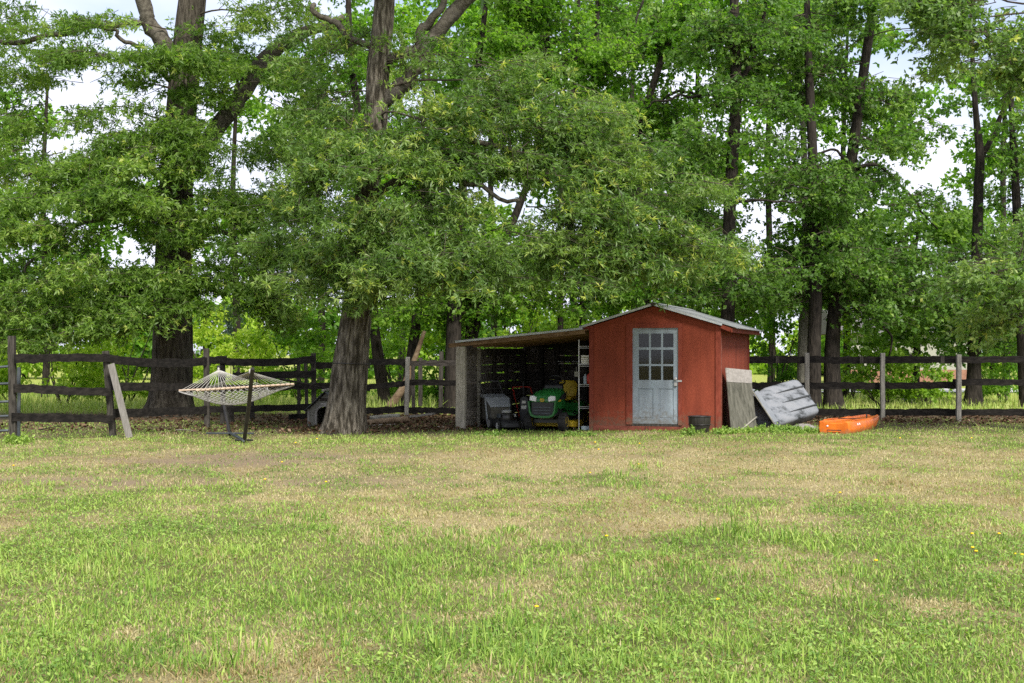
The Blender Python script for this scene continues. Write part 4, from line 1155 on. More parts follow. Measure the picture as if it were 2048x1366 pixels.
# the right fence
fr = thing('rail_fence', 'straight dark three-rail wooden fence with grey posts right of the shed', 'fence', (W(1765, 838, 31)[0], 31, 0), 0)
post(fr, 1614, 706, 842, 30.9, 8.5, 'post_grey')
post(fr, 1765, 706, 843, 30.6, 8.5, 'post_grey')
post(fr, 1917, 709, 852, 29.6, 9, 'post_grey', 1918)
post(fr, 2078, 706, 855, 29.0, 9, 'post_grey')
for (y0, y1, h) in ((719.5, 719, 14), (771.5, 770, 13.5), (824, 824.5, 14)):
    rail(fr, (1495, y0), (1612, y0), h, 31.2, 31.05)
    rail(fr, (1612.5, y0), (1765, y0 + .3), h, 31.05, 30.75)
    rail(fr, (1765.5, y0 + .4), (1914, y1), h, 30.75, 29.75)
    rail(fr, (1905 if h == 13.5 else 1914.5, y1 - (6 if h == 13.5 else 0)), (2085, y1 + (-5 if h == 13.5 else 0)), h - 1, 29.75, 29.2, th=.04 if h != 13.5 else .05)
for (px, Y) in ((1555, 31.0), (1723, 30.75), (1885, 29.85)):
    b = MB(); c = W(px, 719.5, Y - .035); b.box(c[0] - .04, c[0] + .04, c[1] - .012, c[1] + .012, c[2] - .083, c[2] + .085)
    b.build('splice_plate', MAT['post_dark'], fr, world=True)

# wire looped round the great oak
b = MB()
cw = W(703, 727, Y2)
b.tube([(cw[0] + .385 * math.cos(a), cw[1] + .385 * math.sin(a), cw[2] + .01 * math.sin(a * 2)) for a in np.linspace(0, 2 * math.pi, 33)], .008, 5, False)
wr_ = b.build('wire_loop', MAT['black_metal'], None)
tag(wr_, 'thin dark wire tied round the trunk of the front oak', 'wire')

# tubular gate
gt = thing('tube_gate', 'grey tubular metal gate end at the far left edge', 'gate', (W(-10, 880, 23.2)[0], 23.2, 0), 0)
for (y0, y1) in ((737, 733), (769, 767), (806, 803), (834, 832), (863, 861)):
    b = MB(); b.tube([W(-160, y0 + 2, 23.0), W(-60, y0 + 1, 23.1), W(17, y1, 23.2)], .022, 10); b.build('bar', MAT['gate_metal'], gt, world=True, smooth=True, flat_angle=40)
b = MB(); b.tube([W(-165, 733, 22.96), W(-165, 868, 22.96)], .024, 10); b.build('upright', MAT['gate_metal'], gt, world=True, smooth=True, flat_angle=40)

# ------------------------------------------------------------------ the red shed with its lean-to
SW, SD, EAVE, PEAK = 2.69, 4.2, 2.15, 2.555
sh = thing('garden_shed', 'red wooden garden shed with a blue-grey door and an open lean-to on its left', 'shed', (SH_L[0], SH_L[1], -.03), SHED_A)
D0, D1, DT, DB = .898, 1.851, 2.115, .155
b = MB(); b.prism([(.0, .02), (D0 - .02, .02), (D0 - .02, DT + .02), (D1 + .02, DT + .02), (D1 + .02, .02), (SW, .02), (SW, EAVE), (SW / 2, PEAK), (0, EAVE)], 0, .05); b.build('front_wall', MAT['red'], sh)
b = MB(); b.box(SW - .05, SW - .002, .052, SD - .05, .02, EAVE - .02); b.build('side_wall', MAT['red'], sh)
b = MB(); b.box(.002, .05, .052, SD - .05, .02, EAVE - .02); b.build('side_wall', MAT['red'], sh)
b = MB(); b.prism([(0, .02), (SW, .02), (SW, EAVE), (SW / 2, PEAK), (0, EAVE)], SD - .048, SD); b.build('back_wall', MAT['red'], sh)
b = MB(); b.box(.06, SW - .06, .06, SD - .06, -.02, .06); b.build('shed_floor', MAT['brown_wood'], sh)
b = MB(); b.box(.055, .075, .056, SD - .06, .07, EAVE - .05); b.build('added_dark_lining', MAT['dark_inside'], sh)  # dark sheets added over the red walls so the panes look dark
b = MB(); b.box(SW - .075, SW - .055, .056, SD - .06, .07, EAVE - .05); b.build('added_dark_lining', MAT['dark_inside'], sh)
b = MB(); b.box(.08, SW - .08, 2.2, 2.22, .07, EAVE - .05); b.build('added_dark_partition', MAT['dark_inside'], sh)  # added dark screen, keeps the view through the panes dim
# shallow vertical joints of the siding
for x in (.40, 2.30):
    b = MB(); b.box(x - .004, x + .004, -.002, .002, .16, EAVE - .03); b.build('siding_batten', MAT['red'], sh)
# trims
b = MB(); b.box(-.012, .075, -.022, -.001, -.02, EAVE + .01); b.build('corner_trim', MAT['red_trim'], sh)
b = MB(); b.box(SW - .085, SW + .02, -.024, -.001, .01, EAVE + .0); b.build('corner_trim', MAT['red_trim'], sh)
b = MB(); b.box(SW + .0015, SW + .022, .001, .12, .01, EAVE - .03); ct = b.build('corner_trim', MAT['red_worn'], sh)
b = MB(); b.box(SW + .0015, SW + .022, SD - .1, SD, .01, EAVE - .03); b.build('corner_trim', MAT['red_trim'], sh)
b = MB(); b.box(D0 - .125, D0 + .003, -.026, -.001, .135, DT - .005); b.build('door_trim', MAT['red_trim'], sh)
b = MB(); b.box(D1 - .003, D1 + .075, -.026, -.001, .135, DT - .005); b.build('door_trim', MAT['red_trim'], sh)
b = MB(); b.box(D0 - .125, D1 + .075, -.03, -.001, DT - .004, DT + .085); b.build('door_trim', MAT['red_trim'], sh)
b = MB(); b.box(.08, SW - .09, -.03, -.0015, .0, .105); b.build('base_board', MAT['red_worn'], sh)
b = MB(); b.box(D0 - .01, D1 + .01, -.022, .04, .107, .148); b.build('door_sill', MAT['post_dark'], sh)
for x in (1.17, 1.23):
    b = MB(); b.box(x - .006, x + .006, -.034, -.031, .0, .1); b.build('sill_crack', MAT['dark_inside'], sh)
# door
H = DT - DB
fx_ = lambda u: D0 + u * (D1 - D0) / .953
dxs = [0, .132, .344, .383, .595, .634, .850, .953]
dzs = [DB, DB + .10, DB + .72, DT - 1.066, DT - .78, DT - .74, DT - .45, DT - .40, DT - .118, DT]
holes = set()
for k in (3, 5, 7):
    for i in (1, 3, 5): holes.add((i, k))
lxs = [0, .125, .432, .545, .850, .953]
b = MB(); b.grid_panel([fx_(u) for u in dxs], dzs[2:], {(i, k - 2) for (i, k) in holes}, .0, .035)
door = b.build('door', MAT['door'], sh, weld=True)
b = MB(); b.grid_panel([fx_(u) for u in lxs], [DB, DB + .10, DB + .72 - .0005], {(1, 1), (3, 1)}, .0, .035); b.build('door_rail', MAT['door'], door, weld=True)
for (u0, u1) in ((.125, .432), (.545, .850)):
    b = MB(); b.box(fx_(u0) + .001, fx_(u1) - .001, .014, .028, DB + .101, DB + .7185); b.build('panel', MAT['door'], door)
    b = MB(); b.box(fx_(u0) + .03, fx_(u1) - .03, .009, .0135, DB + .13, DB + .69); b.build('panel', MAT['door'], door, bevel=.004)
for k in (3, 5, 7):
    for i in (1, 3, 5):
        b = MB(); b.box(fx_(dxs[i]) + .001, fx_(dxs[i + 1]) - .001, .016, .020, dzs[k] + .001, dzs[k + 1] - .001); b.build('pane', MAT['glass'], door)
b = MB(); b.box(D1 - .02, D1 + .075, -.036, -.0265, 1.015, 1.05); b.build('hasp', MAT['steel'], sh, bevel=.003)
b = MB(); b.tube([(D1 - .052 + .02 * math.cos(a), -.025, 1.0 + .03 * math.sin(a)) for a in np.linspace(0, math.pi, 9)], .006, 6); b.box(D1 - .085, D1 - .02, -.04, -.004, .93, 1.0)
b.build('padlock', MAT['steel'], sh, bevel=.004)
b = MB(); b.lathe([(.012, 0), (.014, -.02), (.03, -.03), (.032, -.05), (.02, -.06)], 14, (D1 - .055, 0, 1.075), 'y'); b.build('door_knob', MAT['steel'], door, smooth=True, flat_angle=40)
# things glimpsed through the panes
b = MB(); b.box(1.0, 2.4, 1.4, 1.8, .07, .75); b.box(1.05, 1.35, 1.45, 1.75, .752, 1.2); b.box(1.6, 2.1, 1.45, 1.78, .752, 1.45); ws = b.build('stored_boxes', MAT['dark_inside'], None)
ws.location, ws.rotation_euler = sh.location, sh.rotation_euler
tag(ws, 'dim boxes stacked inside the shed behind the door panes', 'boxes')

# roof: corrugated sheets, ridge cap, light metal edges
def corrugated(name, a, b_, y0, y1, mat, par, amp=.011, wave=.076):
    """Sheet from (x, z) a down to b_, waves across the depth."""
    n_ = int((y1 - y0) / wave * 6)
    yy = np.linspace(y0, y1, n_)
    dn = unit(np.array([b_[1] - a[1], -(b_[0] - a[0])]))
    if dn[1] < 0: dn = -dn
    vs_, fs = [], []
    steps = 5
    for s_ in range(steps + 1):
        f = s_ / steps
        x, z = a[0] + (b_[0] - a[0]) * f, a[1] + (b_[1] - a[1]) * f
        for y in yy:
            o = amp * math.cos(2 * math.pi * y / wave)
            vs_.append((x + dn[0] * o, y, z + dn[1] * o))
    for s_ in range(steps):
        for j in range(n_ - 1):
            k = s_ * n_ + j
            fs.append((k, k + 1, k + n_ + 1, k + n_))
    mb = MB(); mb.add(vs_, fs)
    o = mb.build(name, mat, par, smooth=True)
    m = o.modifiers.new('thick', 'SOLIDIFY'); m.thickness = .004
    return o
slope = (PEAK - EAVE) / (SW / 2)
RZ = PEAK + .055
xr = SW + .34; zr = RZ - slope * (xr - SW / 2) - .0
xl = -.20; zl = RZ - slope * (SW / 2 - xl)
corrugated('roof_sheet', (SW / 2 + .01, RZ - .005), (xr, zr), -.09, SD + .1, MAT['roof_metal'], sh)
corrugated('roof_sheet', (SW / 2 - .01, RZ - .005), (xl, zl), -.09, SD + .1, MAT['roof_metal'], sh)
b = MB(); b.add([(SW / 2 - .11, -.12, RZ - .015), (SW / 2, -.12, RZ + .028), (SW / 2 + .11, -.12, RZ - .015), (SW / 2 - .11, SD + .12, RZ - .015), (SW / 2, SD + .12, RZ + .028), (SW / 2 + .11, SD + .12, RZ - .015)], [(0, 1, 4, 3), (1, 2, 5, 4)])
rc = b.build('ridge_cap', MAT['roof_metal'], sh); m = rc.modifiers.new('thick', 'SOLIDIFY'); m.thickness = .004
b = MB(); b.box(SW / 2 - .05, SW / 2 + .06, -.125, -.105, RZ - .05, RZ + .012); b.build('ridge_plug', MAT['dark_inside'], sh, bevel=.01)
up_r = unit(np.array([slope, 0, 1.0]))
b = MB(); b.bar((SW / 2 + .03, -.108, RZ - .028), (xr - .28, -.108, zr + .28 * slope - .02), .03, .042, up=(slope, 0, 1)); b.build('rake_edge', MAT['trim_metal'], sh)
b = MB(); b.bar((SW / 2 - .03, -.108, RZ - .028), (xl, -.108, zl - .02), .03, .042, up=(-slope, 0, 1)); b.build('rake_edge', MAT['trim_metal'], sh)
b = MB(); b.bar((xr - .10, -.06, zr + .10 * slope - .075), (xr - .10, SD + .06, zr + .10 * slope - .075), .03, .09); b.build('fascia', MAT['red_trim'], sh)
b = MB(); b.bar((SW + .03, -.05, EAVE - .01), (xr - .12, -.05, zr + .10 * slope - .07), .04, .08, up=(slope, 0, 1)); b.build('lookout', MAT['red_trim'], sh)
b = MB(); b.bar((-.015, -.05, EAVE - .02), (xl + .02, -.05, zl - .07), .04, .085, up=(-slope, 0, 1)); b.build('lookout', MAT['red_trim'], sh)

# lean-to
LX = -2.79
LZ0, LZ1 = 1.83, 2.085       # roof height at the outer edge and beside the shed
lslope = (LZ1 - LZ0) / (2.79 - .1)
lz = lambda x: LZ0 + (x - LX) * lslope
LY0, LY1 = -.16, 4.1
corrugated('lean_to_roof', (-.12, lz(-.12) + .035), (LX - .14, lz(LX - .14) + .035), LY0 - .06, LY1 + .1, MAT['roof_metal'], sh)
b = MB(); b.bar((-.10, LY0 - .078, lz(-.1) + .018), (LX - .10, LY0 - .078, lz(LX - .1) + .018), .025, .04, up=(-lslope, 0, 1)); b.build('lean_to_edge', MAT['trim_metal'], sh)
b = MB(); b.bar((-.06, LY0 - .03, lz(-.06) - .05), (LX - .26, LY0 - .03, lz(LX - .26) - .05), .04, .085, up=(-lslope, 0, 1)); b.build('header_beam', MAT['brown_wood'], sh)
ny = 14
for k in range(ny):
    y0 = LY0 + .02 + k * (LY1 - LY0) / ny
    b = MB(); b.bar((-.02, y0 + .14, lz(-.02) - .006), (LX + .02, y0 + .14, lz(LX) - .006), .285, .022, up=(-lslope, 0, 1)); b.build('roof_board', MAT['brown_wood'], sh)
for k in range(1, 6):
    y0 = LY0 + k * (LY1 - LY0) / 6
    b = MB(); b.bar((-.02, y0, lz(-.02) - .065), (LX + .02, y0, lz(LX) - .065), .045, .09, up=(-lslope, 0, 1)); b.build('rafter', MAT['brown_wood'], sh)
b = MB(); b.bar((LX, LY0, -.1), (LX + .012, LY0, lz(LX) - .095), .20, .13, up=(0, 1, 0), seg=6, jit=.004, rnd=rf); lp = b.build('corner_post', MAT['post_light'], sh, bevel=.01)
lp['label'] = 'thick weathered grey corner post'
b = MB(); b.bar((LX - .145, LY0 + .3, -.05), (LX - .13, LY0 + .3, 1.42), .07, .06, up=(0, 1, 0)); b.build('outer_post', MAT['brown_wood'], sh)
# side wall: horizontal boards with gaps, each a board of its own
b = MB(); b.box(LX - .02, LX + .05, 4.0, 4.1, -.05, lz(LX) - .11); sw_ = b.build('lean_to_side_wall', MAT['post_dark'], sh)
rows = [(.0, .175), (.185, .37), (.385, .56), (.57, .755), (.77, .945), (.96, 1.14), (1.15, 1.33), (1.345, 1.53), (1.54, 1.70)]
for (z0, z1) in rows:
    for (y0, y1) in ((LY0 + .1, 1.42), (1.425, 2.85), (2.855, 3.99)):
        t_ = rf.normal(0, .012)
        b = MB(); b.bar((LX + rf.normal(0, .006), y0, (z0 + z1) / 2 + rf.normal(0, .003)), (LX + rf.normal(0, .006), y1 - .004, (z0 + z1) / 2 + t_), .03, (z1 - z0) * rf.uniform(.98, 1.10), seg=6, jit=.004, rnd=rf)
        b.build('plank', MAT['plank_lit'], sw_)
for (y, w) in ((.84, .075), (1.9, .09), (2.75, .09)):
    b = MB(); b.box(LX + .02, LX + .09, y - w / 2, y + w / 2, -.04, lz(LX) - .12); b.build('stud', MAT['post_light' if y < 1 else 'post_dark'], sw_)
# back wall
b = MB(); b.box(LX + .06, .0, LY1 - .06, LY1 - .02, 1.72, 1.80); bw_ = b.build('lean_to_back_wall', MAT['post_dark'], sh)
rows = [(.0, .18), (.195, .375), (.385, .57), (.59, .765), (.775, .955), (.975, 1.15), (1.165, 1.34), (1.365, 1.535), (1.56, 1.715), (1.805, 1.99)]
for ri, (z0, z1) in enumerate(rows):
    for (x0, x1) in ((LX + .05, -1.9), (-1.895, -.95), (-.945, -.01)):
        z1b = z1
        b = MB(); b.bar((x0, LY1, (z0 + z1) / 2 + rf.normal(0, .004)), (x1, LY1, (z0 + z1) / 2 + rf.normal(0, .007)), .03, (z1 - z0) * (1.0 if rf.uniform() < .35 else 1.14), seg=6, jit=.002, rnd=rf)
        b.build('plank', MAT['plank'], bw_)
for x in (LX + .1, -2.25, -1.85, -1.15, -.55):
    b = MB(); b.box(x - .05, x + .05, LY1 - .16, LY1 - .065, -.04, lz(x) - .115); b.build('stud', MAT['post_dark'], bw_)
b = MB()
b.tube([(-1.75, 3.7, 1.40), (-.25, 3.7, 1.40)], .012, 8); hr = b.build('hanging_rail', MAT['steel'], sh)
b = MB(); b.tube([(-1.75, 3.7, 1.34), (-.25, 3.7, 1.34)], .008, 8); b.build('rail_wire', MAT['steel'], hr)
for x in (-1.55, -1.2, -.85, -.5):
    b = MB(); b.tube([(x, 3.7, 1.40), (x, 3.68, 1.3)], .006, 6); b.build('hook', MAT['steel'], hr)

def in_shed(u, v, z=0.0):
    c, s = math.cos(SHED_A), math.sin(SHED_A)
    return (SH_L[0] + c * u - s * v, SH_L[1] + s * u + c * v, z - .03)

# wire shelving beside the shed wall
ws_ = thing('wire_shelf', 'tall chrome wire shelving unit inside the lean-to against the red shed', 'shelf', in_shed(-.27, .12, -.02), SHED_A)
for (x, y) in ((0, 0), (.24, 0), (0, .9), (.24, .9)):
    b = MB(); b.tube([(x, y, 0), (x, y, 1.9)], .0125, 8); b.build('pole', MAT['steel'], ws_, smooth=True, flat_angle=40)
SHZ = (.50, .965, 1.38, 1.76)
for z in SHZ:
    b = MB()
    for y in (0, .9):
        for zz in (z, z - .035): b.tube([(0, y, zz), (.24, y, zz)], .006, 6)
    for x in (0, .24):
        for zz in (z, z - .035): b.tube([(x, 0, zz), (x, .9, zz)], .006, 6)
    for k in range(9): b.tube([(.027 * k + .012, 0, z + .004), (.027 * k + .012, .9, z + .004)], .004, 5)
    o = b.build('shelf', MAT['steel'], ws_); o['kind'] = 'stuff'
def on_shelf(u, v, z): return in_shed(-.27 + u, .12 + v, z - .02)
b = MB()
for k in range(4): b.box(.03, .20, .05, .3, .047 * k + .001, .047 * k + .043)
o = b.build('stacked_trays', MAT['white_paper'], None, bevel=.006); o.location = on_shelf(0, 0, 1.39); o.rotation_euler.z = SHED_A
tag(o, 'pale stacked trays on the upper wire shelf', 'trays')
b = MB(); b.lathe([(.038, 0), (.04, .02), (.04, .15), (.018, .18), (.018, .2), (.02, .205)], 16); o = b.build('bottle', MAT['blue_grey'], None, smooth=True, flat_angle=40); o.location = on_shelf(.105, .12, .975)
tag(o, 'pale blue bottle on the middle wire shelf', 'bottle')
b = MB(); b.lathe([(.06, 0), (.075, .03), (.075, .17), (.05, .21), (.025, .225), (.025, .25)], 18); o = b.build('fuel_can', MAT['red_plastic'], None, smooth=True, flat_angle=45); o.location = on_shelf(.21, .14, .975)
tag(o, 'red fuel can beside the blue bottle on the middle wire shelf', 'fuel can')
b = MB(); b.box(-.04, .04, -.02, .02, 0, .1); b.tube([(0, 0, .1), (0, 0, .2)], .006, 6); o = b.build('hanging_tag', MAT['doghouse'], None); o.location = on_shelf(-.05, -.02, 1.13)
tag(o, 'small greenish box hanging from the shelf pole', 'box')
b = MB(); b.prism([(-.17, 0), (.17, 0), (.19, .12), (.15, .15), (-.15, .15), (-.19, .12)], 0, .3, 'y'); o = b.build('storage_bin', MAT['blue_grey'], None, bevel=.02); o.location = on_shelf(.16, -.02, -.02 + .03); o.scale = (.6, .6, .6); o.rotation_euler.z = SHED_A
tag(o, 'small grey-green bin on the ground under the wire shelving', 'bin')

# ------------------------------------------------------------------ riding mower
tr = thing('riding_mower', 'green lawn tractor with yellow seat and yellow cutting deck parked in the lean-to', 'riding mower', (.715, 27.05, -.045), R(-20))
def ring_sec(y, w, zb, zt, crownf, n=14):
    """Half-round hood section at depth y."""
    pts = [(-w / 2, y, zb)]
    for k in range(n + 1):
        a = math.pi * (1 - k / n)
        ca, sa = math.cos(a), math.sin(a)
        pts.append((w / 2 * math.copysign(abs(ca) ** .55, ca), y, zb + (zt - zb) * (1 - crownf) + (zt - zb) * crownf * abs(sa) ** .75))
    pts.append((w / 2, y, zb))
    return pts
b = MB(); b.loft([ring_sec(y, w, zb, zt, cf) for (y, w, zb, zt, cf) in ((-.26, .44, .60, .66, .6), (-.24, .52, .58, .70, .45), (-.14, .555, .50, .77, .35), (.05, .56, .45, .835, .3), (.3, .53, .45, .87, .3), (.5, .49, .45, .88, .3))])
b.build('hood', MAT['green_paint'], tr, smooth=True, flat_angle=50)
b = MB(); b.loft([[(x * s, y, z) for (x, z) in ((-.5, zb), (.5, zb), (.5, zt), (-.5, zt))] for (y, s, zb, zt) in ((-.27, .46, .31, .60), (-.245, .53, .31, .6), (-.1, .55, .33, .6), (.3, .5, .36, .5))]); b.build('grille', MAT['black_plastic'], tr, bevel=.012)
for z in (.37, .43, .49):
    b = MB(); b.box(-.19, .19, -.288, -.272, z - .012, z + .014); b.build('grille_bar', MAT['gate_metal'], tr, bevel=.004)
b = MB()
prof = [(-.31, .62), (-.285, .40), (-.25, .315), (-.15, .275), (.15, .275), (.25, .315), (.285, .40), (.31, .62), (.275, .62), (.25, .42), (.22, .355), (.14, .325), (-.14, .325), (-.22, .355), (-.25, .42), (-.275, .62)]
b.prism(prof, -.31, -.12); b.build('bumper_lip', MAT['green_paint'], tr, bevel=.008)
for s in (-1, 1):
    b = MB(); b.prism([(s * .135, .61), (s * .275, .635), (s * .265, .725), (s * .2, .735), (s * .125, .70)], -.285, -.2); b.build('headlight', MAT['lamp_glass'], tr, bevel=.01)
    b = MB(); b.prism([(-.1, .62), (.48, .66), (.5, .80), (.2, .74)], s * .283, s * .279, 'x'); b.build('side_panel', MAT['black_plastic'], tr)
    b = MB(); b.prism([(-.1, .60), (.12, .615), (.1, .655), (-.08, .63)], s * .289, s * .285, 'x'); b.build('side_stripe', MAT['yellow_paint'], tr)
b = MB(); b.prism([(.046 * math.copysign(abs(math.cos(a)) ** .6, math.cos(a)), .645 + .036 * math.copysign(abs(math.sin(a)) ** .6, math.sin(a))) for a in np.linspace(0, 2 * math.pi, 17)[:-1]], -.284, -.268); bd = b.build('badge', MAT['yellow_paint'], tr)
b = MB(); b.prism([(-.034, .632), (-.02, .640), (.004, .642), (.018, .656), (.03, .668), (.034, .660), (.026, .648), (.030, .634), (.016, .640), (0, .634), (-.012, .634), (-.022, .624)], -.2875, -.2845); b.build('leaping_emblem', MAT['green_paint'], bd)
def wheel(par, x, y, r_, w, rim, name='wheel', hub='yellow_paint'):
    b = MB(); b.lathe([(rim, -w / 2), (r_ * .86, -w / 2), (r_ * .97, -w * .38), (r_, -w * .2), (r_, w * .2), (r_ * .97, w * .38), (r_ * .86, w / 2), (rim, w / 2)], 28, (x, y, r_), 'x'); t_ = b.build(name, MAT['rubber'], par, smooth=True, flat_angle=35)
    b = MB(); b.lathe([(.02, -w * .52), (rim * .95, -w * .5), (rim * 1.02, -w * .53), (rim * 1.02, w * .53), (rim * .95, w * .5), (rim * .5, w * .3), (.035, w * .32), (.035, w * .5), (.02, w * .5)], 24, (x, y, r_), 'x'); b.build('rim', MAT[hub], t_, smooth=True, flat_angle=35)
    for k in range(14 if r_ > .15 else 0):
        a = 2 * math.pi * k / 14
        c = np.array([x, y + math.cos(a) * r_, r_ + math.sin(a) * r_]); tg = np.array([0, -math.sin(a), math.cos(a)])
        b = MB(); b.bar(c - np.array([w * .42, 0, 0]) - tg * .012, c + np.array([w * .42, 0, 0]) + tg * .012, .016, .014, up=(0, math.cos(a), math.sin(a))); b.build('tread_block', MAT['rubber'], t_)
    return t_
for s in (-1, 1):
    wheel(tr, s * .365, .02, .19, .155, .10)
    wheel(tr, s * .37, 1.22, .255, .22, .13)
b = MB(); b.bar((-.3, .02, .2), (.3, .02, .2), .06, .07); b.build('front_axle', MAT['black_metal'], tr)
b = MB(); b.box(-.17, .17, -.05, 1.3, .25, .36); b.build('chassis', MAT['black_metal'], tr)
b = MB(); b.loft([[(x * w, y, z) for (x, z) in ((-.5, zb), (.5, zb), (.5, zt - .03), (.42, zt), (-.42, zt), (-.5, zt - .03))] for (y, w, zb, zt) in ((.36, .86, .07, .19), (.45, 1.02, .06, .2), (.9, 1.06, .06, .2), (1.0, .9, .07, .18))]); b.build('cutting_deck', MAT['yellow_paint'], tr, bevel=.012)
b = MB(); b.loft([[(x * w, y, z) for (x, z) in ((-.5, zb), (.5, zb), (.5, zt - .05), (.4, zt), (-.4, zt), (-.5, zt - .05))] for (y, w, zb, zt) in ((.52, .9, .30, .36), (.85, .92, .32, .40), (.95, .96, .38, .55), (1.2, .98, .48, .60), (1.48, .94, .42, .56))]); b.build('fender', MAT['green_paint'], tr, bevel=.015)
b = MB(); b.loft([[(x * w, y, z) for (x, z) in ((-.5, zb), (.5, zb), (.42, zt), (-.42, zt))] for (y, w, zb, zt) in ((.46, .46, .45, .93), (.60, .42, .4, .98), (.68, .34, .4, .9))]); b.build('dash', MAT['black_plastic'], tr, bevel=.012)
b = MB(); b.tube([(0, .58, .94), (0, .72, 1.03)], .022, 8); col_ = b.build('steering_column', MAT['black_plastic'], tr)
b = MB(); cst = np.array([0, .73, 1.035]); e1, e2 = np.array([1.0, 0, 0]), unit(np.array([0, .75, -.55]))
b.tube([cst + .17 * (e1 * math.cos(a) + e2 * math.sin(a)) for a in np.linspace(0, 2 * math.pi, 25)], .016, 8, False); stw = b.build('steering_wheel', MAT['black_plastic'], tr, smooth=True)
for a in (.5, 2.6, 4.71):
    b = MB(); b.bar(cst, cst + .165 * (e1 * math.cos(a) + e2 * math.sin(a)), .03, .012); b.build('spoke', MAT['black_plastic'], stw)
b = MB(); b.loft([[(x * .45, y, z) for (x, z) in ((-.45, zb), (.45, zb), (.5, zt - .03), (.42, zt), (-.42, zt), (-.5, zt - .03))] for (y, zb, zt) in ((.98, .60, .68), (1.05, .60, .70), (1.35, .60, .68), (1.42, .61, .68))]); b.build('seat', MAT['yellow_paint'], tr, smooth=True, flat_angle=60, bevel=.02)
b = MB(); b.loft([[(x * w, y0 + y * .09, z) for (x, y) in ((-.5, .1), (-.42, -.4), (0, -.5), (.42, -.4), (.5, .1), (.42, .5), (-.42, .5))] for (z, w, y0) in ((.66, .36, 1.40), (.72, .42, 1.42), (.85, .44, 1.46), (.95, .42, 1.49), (1.0, .36, 1.50), (1.02, .24, 1.51))]); b.build('seat_back', MAT['yellow_paint'], tr, smooth=True, flat_angle=60)
for s in (-1, 1):
    b = MB(); b.box(s * .33 - .1, s * .33 + .1, .55, .85, .335, .35); b.build('footrest', MAT['black_plastic'], tr)

# ------------------------------------------------------------------ push mowers
def push_mower(name, label, loc, rz, handle_mat, bag):
    t = thing(name, label, 'lawn mower', loc, rz)
    b = MB(); b.loft([[(x * w, y, z) for (x, z) in ((-.5, .06), (.5, .06), (.5, zt - .05), (.38, zt), (-.38, zt), (-.5, zt - .05))] for (y, w, zt) in ((-.40, .34, .14), (-.34, .47, .19), (.1, .5, .22), (.32, .46, .22))]); b.build('deck', MAT['black_plastic'], t, bevel=.015)
    for (x, y, r_) in ((-.27, -.27, .1), (.27, -.27, .1), (-.27, .27, .125), (.27, .27, .125)):
        wheel(t, x, y, r_, .05, r_ * .66, hub='steel')
    b = MB(); b.lathe([(.15, .2), (.16, .23), (.15, .3), (.13, .34), (.10, .36), (.02, .37)], 20, (0, -.05, 0)); en = b.build('engine', MAT['black_metal'], t, smooth=True, flat_angle=40)
    b = MB(); b.lathe([(.105, .362), (.11, .39), (.09, .41), (.02, .42)], 20, (0, -.05, 0)); b.build('engine_cover', MAT['steel'], en, smooth=True, flat_angle=40)
    b = MB(); b.box(-.2, -.155, -.13, .02, .25, .34); b.build('air_filter', MAT['gate_metal'], en, bevel=.01)
    b = MB(); b.box(.155, .19, -.12, 0, .27, .33); b.build('muffler', MAT['steel'], en, bevel=.006)
    b = MB(); b.tube(catmull([(-.21, .3, .2), (-.215, .7, .60), (-.22, 1.05, .96), (-.17, 1.09, 1.0), (.17, 1.09, 1.0), (.22, 1.05, .96), (.215, .7, .60), (.21, .3, .2)], 44), .016, 8); b.build('handle', MAT[handle_mat], t, smooth=True, flat_angle=50)
    b = MB(); b.tube(catmull([(-.215, .82, .73), (-.2, .84, .82), (-.15, .86, .845), (.15, .86, .845), (.2, .84, .82), (.215, .82, .73)], 26), .010, 6); b.build('control_bail', MAT['black_metal'], t, smooth=True)
    if bag:
        b = MB(); b.loft([[(x * w, y, z) for (x, z) in ((-.5, zb), (.5, zb), (.5, zt), (-.5, zt))] for (y, w, zb, zt) in ((.33, .40, .20, .44), (.55, .48, .16, .60), (.85, .5, .18, .66), (.93, .46, .24, .62))]); bg_ = b.build('grass_bag', MAT['bagcloth'], t, bevel=.03)
        b = MB(); b.loft([[(x * w, y, z) for (x, z) in ((-.5, zb), (.5, zb), (.5, zt), (-.5, zt))] for (y, w, zb, zt) in ((.34, .46, .455, .50), (.55, .55, .615, .665), (.9, .56, .675, .735), (.97, .5, .63, .69))]); b.build('bag_lid', MAT['grey_plastic'], bg_, bevel=.015)
        for s in (-1, 1):
            b = MB(); b.bar((s * .262, .42, .08), (s * .268, .58, .62), .03, .05, up=(0, 1, 0)); b.build('bag_strut', MAT['grey_plastic'], bg_, bevel=.008)
    return t
MAT['handle_grey'] = M('handle_grey', (.07, .07, .072), (.11, .11, .112), scale=8, rough=.4, bump=0, spec=.5)
MAT['bagcloth'] = M('bagcloth', (.075, .07, .055), (.115, .108, .088), scale=14, rough=.95, bump=.15)
push_mower('push_mower', 'black push mower with grey grass bag at the left side of the lean-to', (-.13, 27.55, -.05), R(20), 'handle_grey', True)
rm_ = push_mower('push_mower', 'dark push mower with a red handle half hidden behind the bagged mower', (.42, 28.85, -.05), R(12), 'red_plastic', False)
rm_.scale = (.95, .9, .84)
bx_ = thing('equipment_case', 'tall black case with two white paper labels left of the riding mower', 'case', (.285, 28.2, -.05), R(-15))
b = MB(); b.prism([(-.11, 0), (.11, 0), (.1, .62), (.06, .68), (-.06, .68), (-.1, .62)], -.08, .08); b.build('body', MAT['black_plastic'], bx_, bevel=.02)
b = MB(); b.tube([(-.05, .02, .68), (-.05, .02, 1.0)], .008, 6); b.build('rod', MAT['black_metal'], bx_)
b = MB(); b.box(-.065, .05, -.086, -.082, .41, .49); b.build('label_sheet', MAT['white_paper'], bx_)
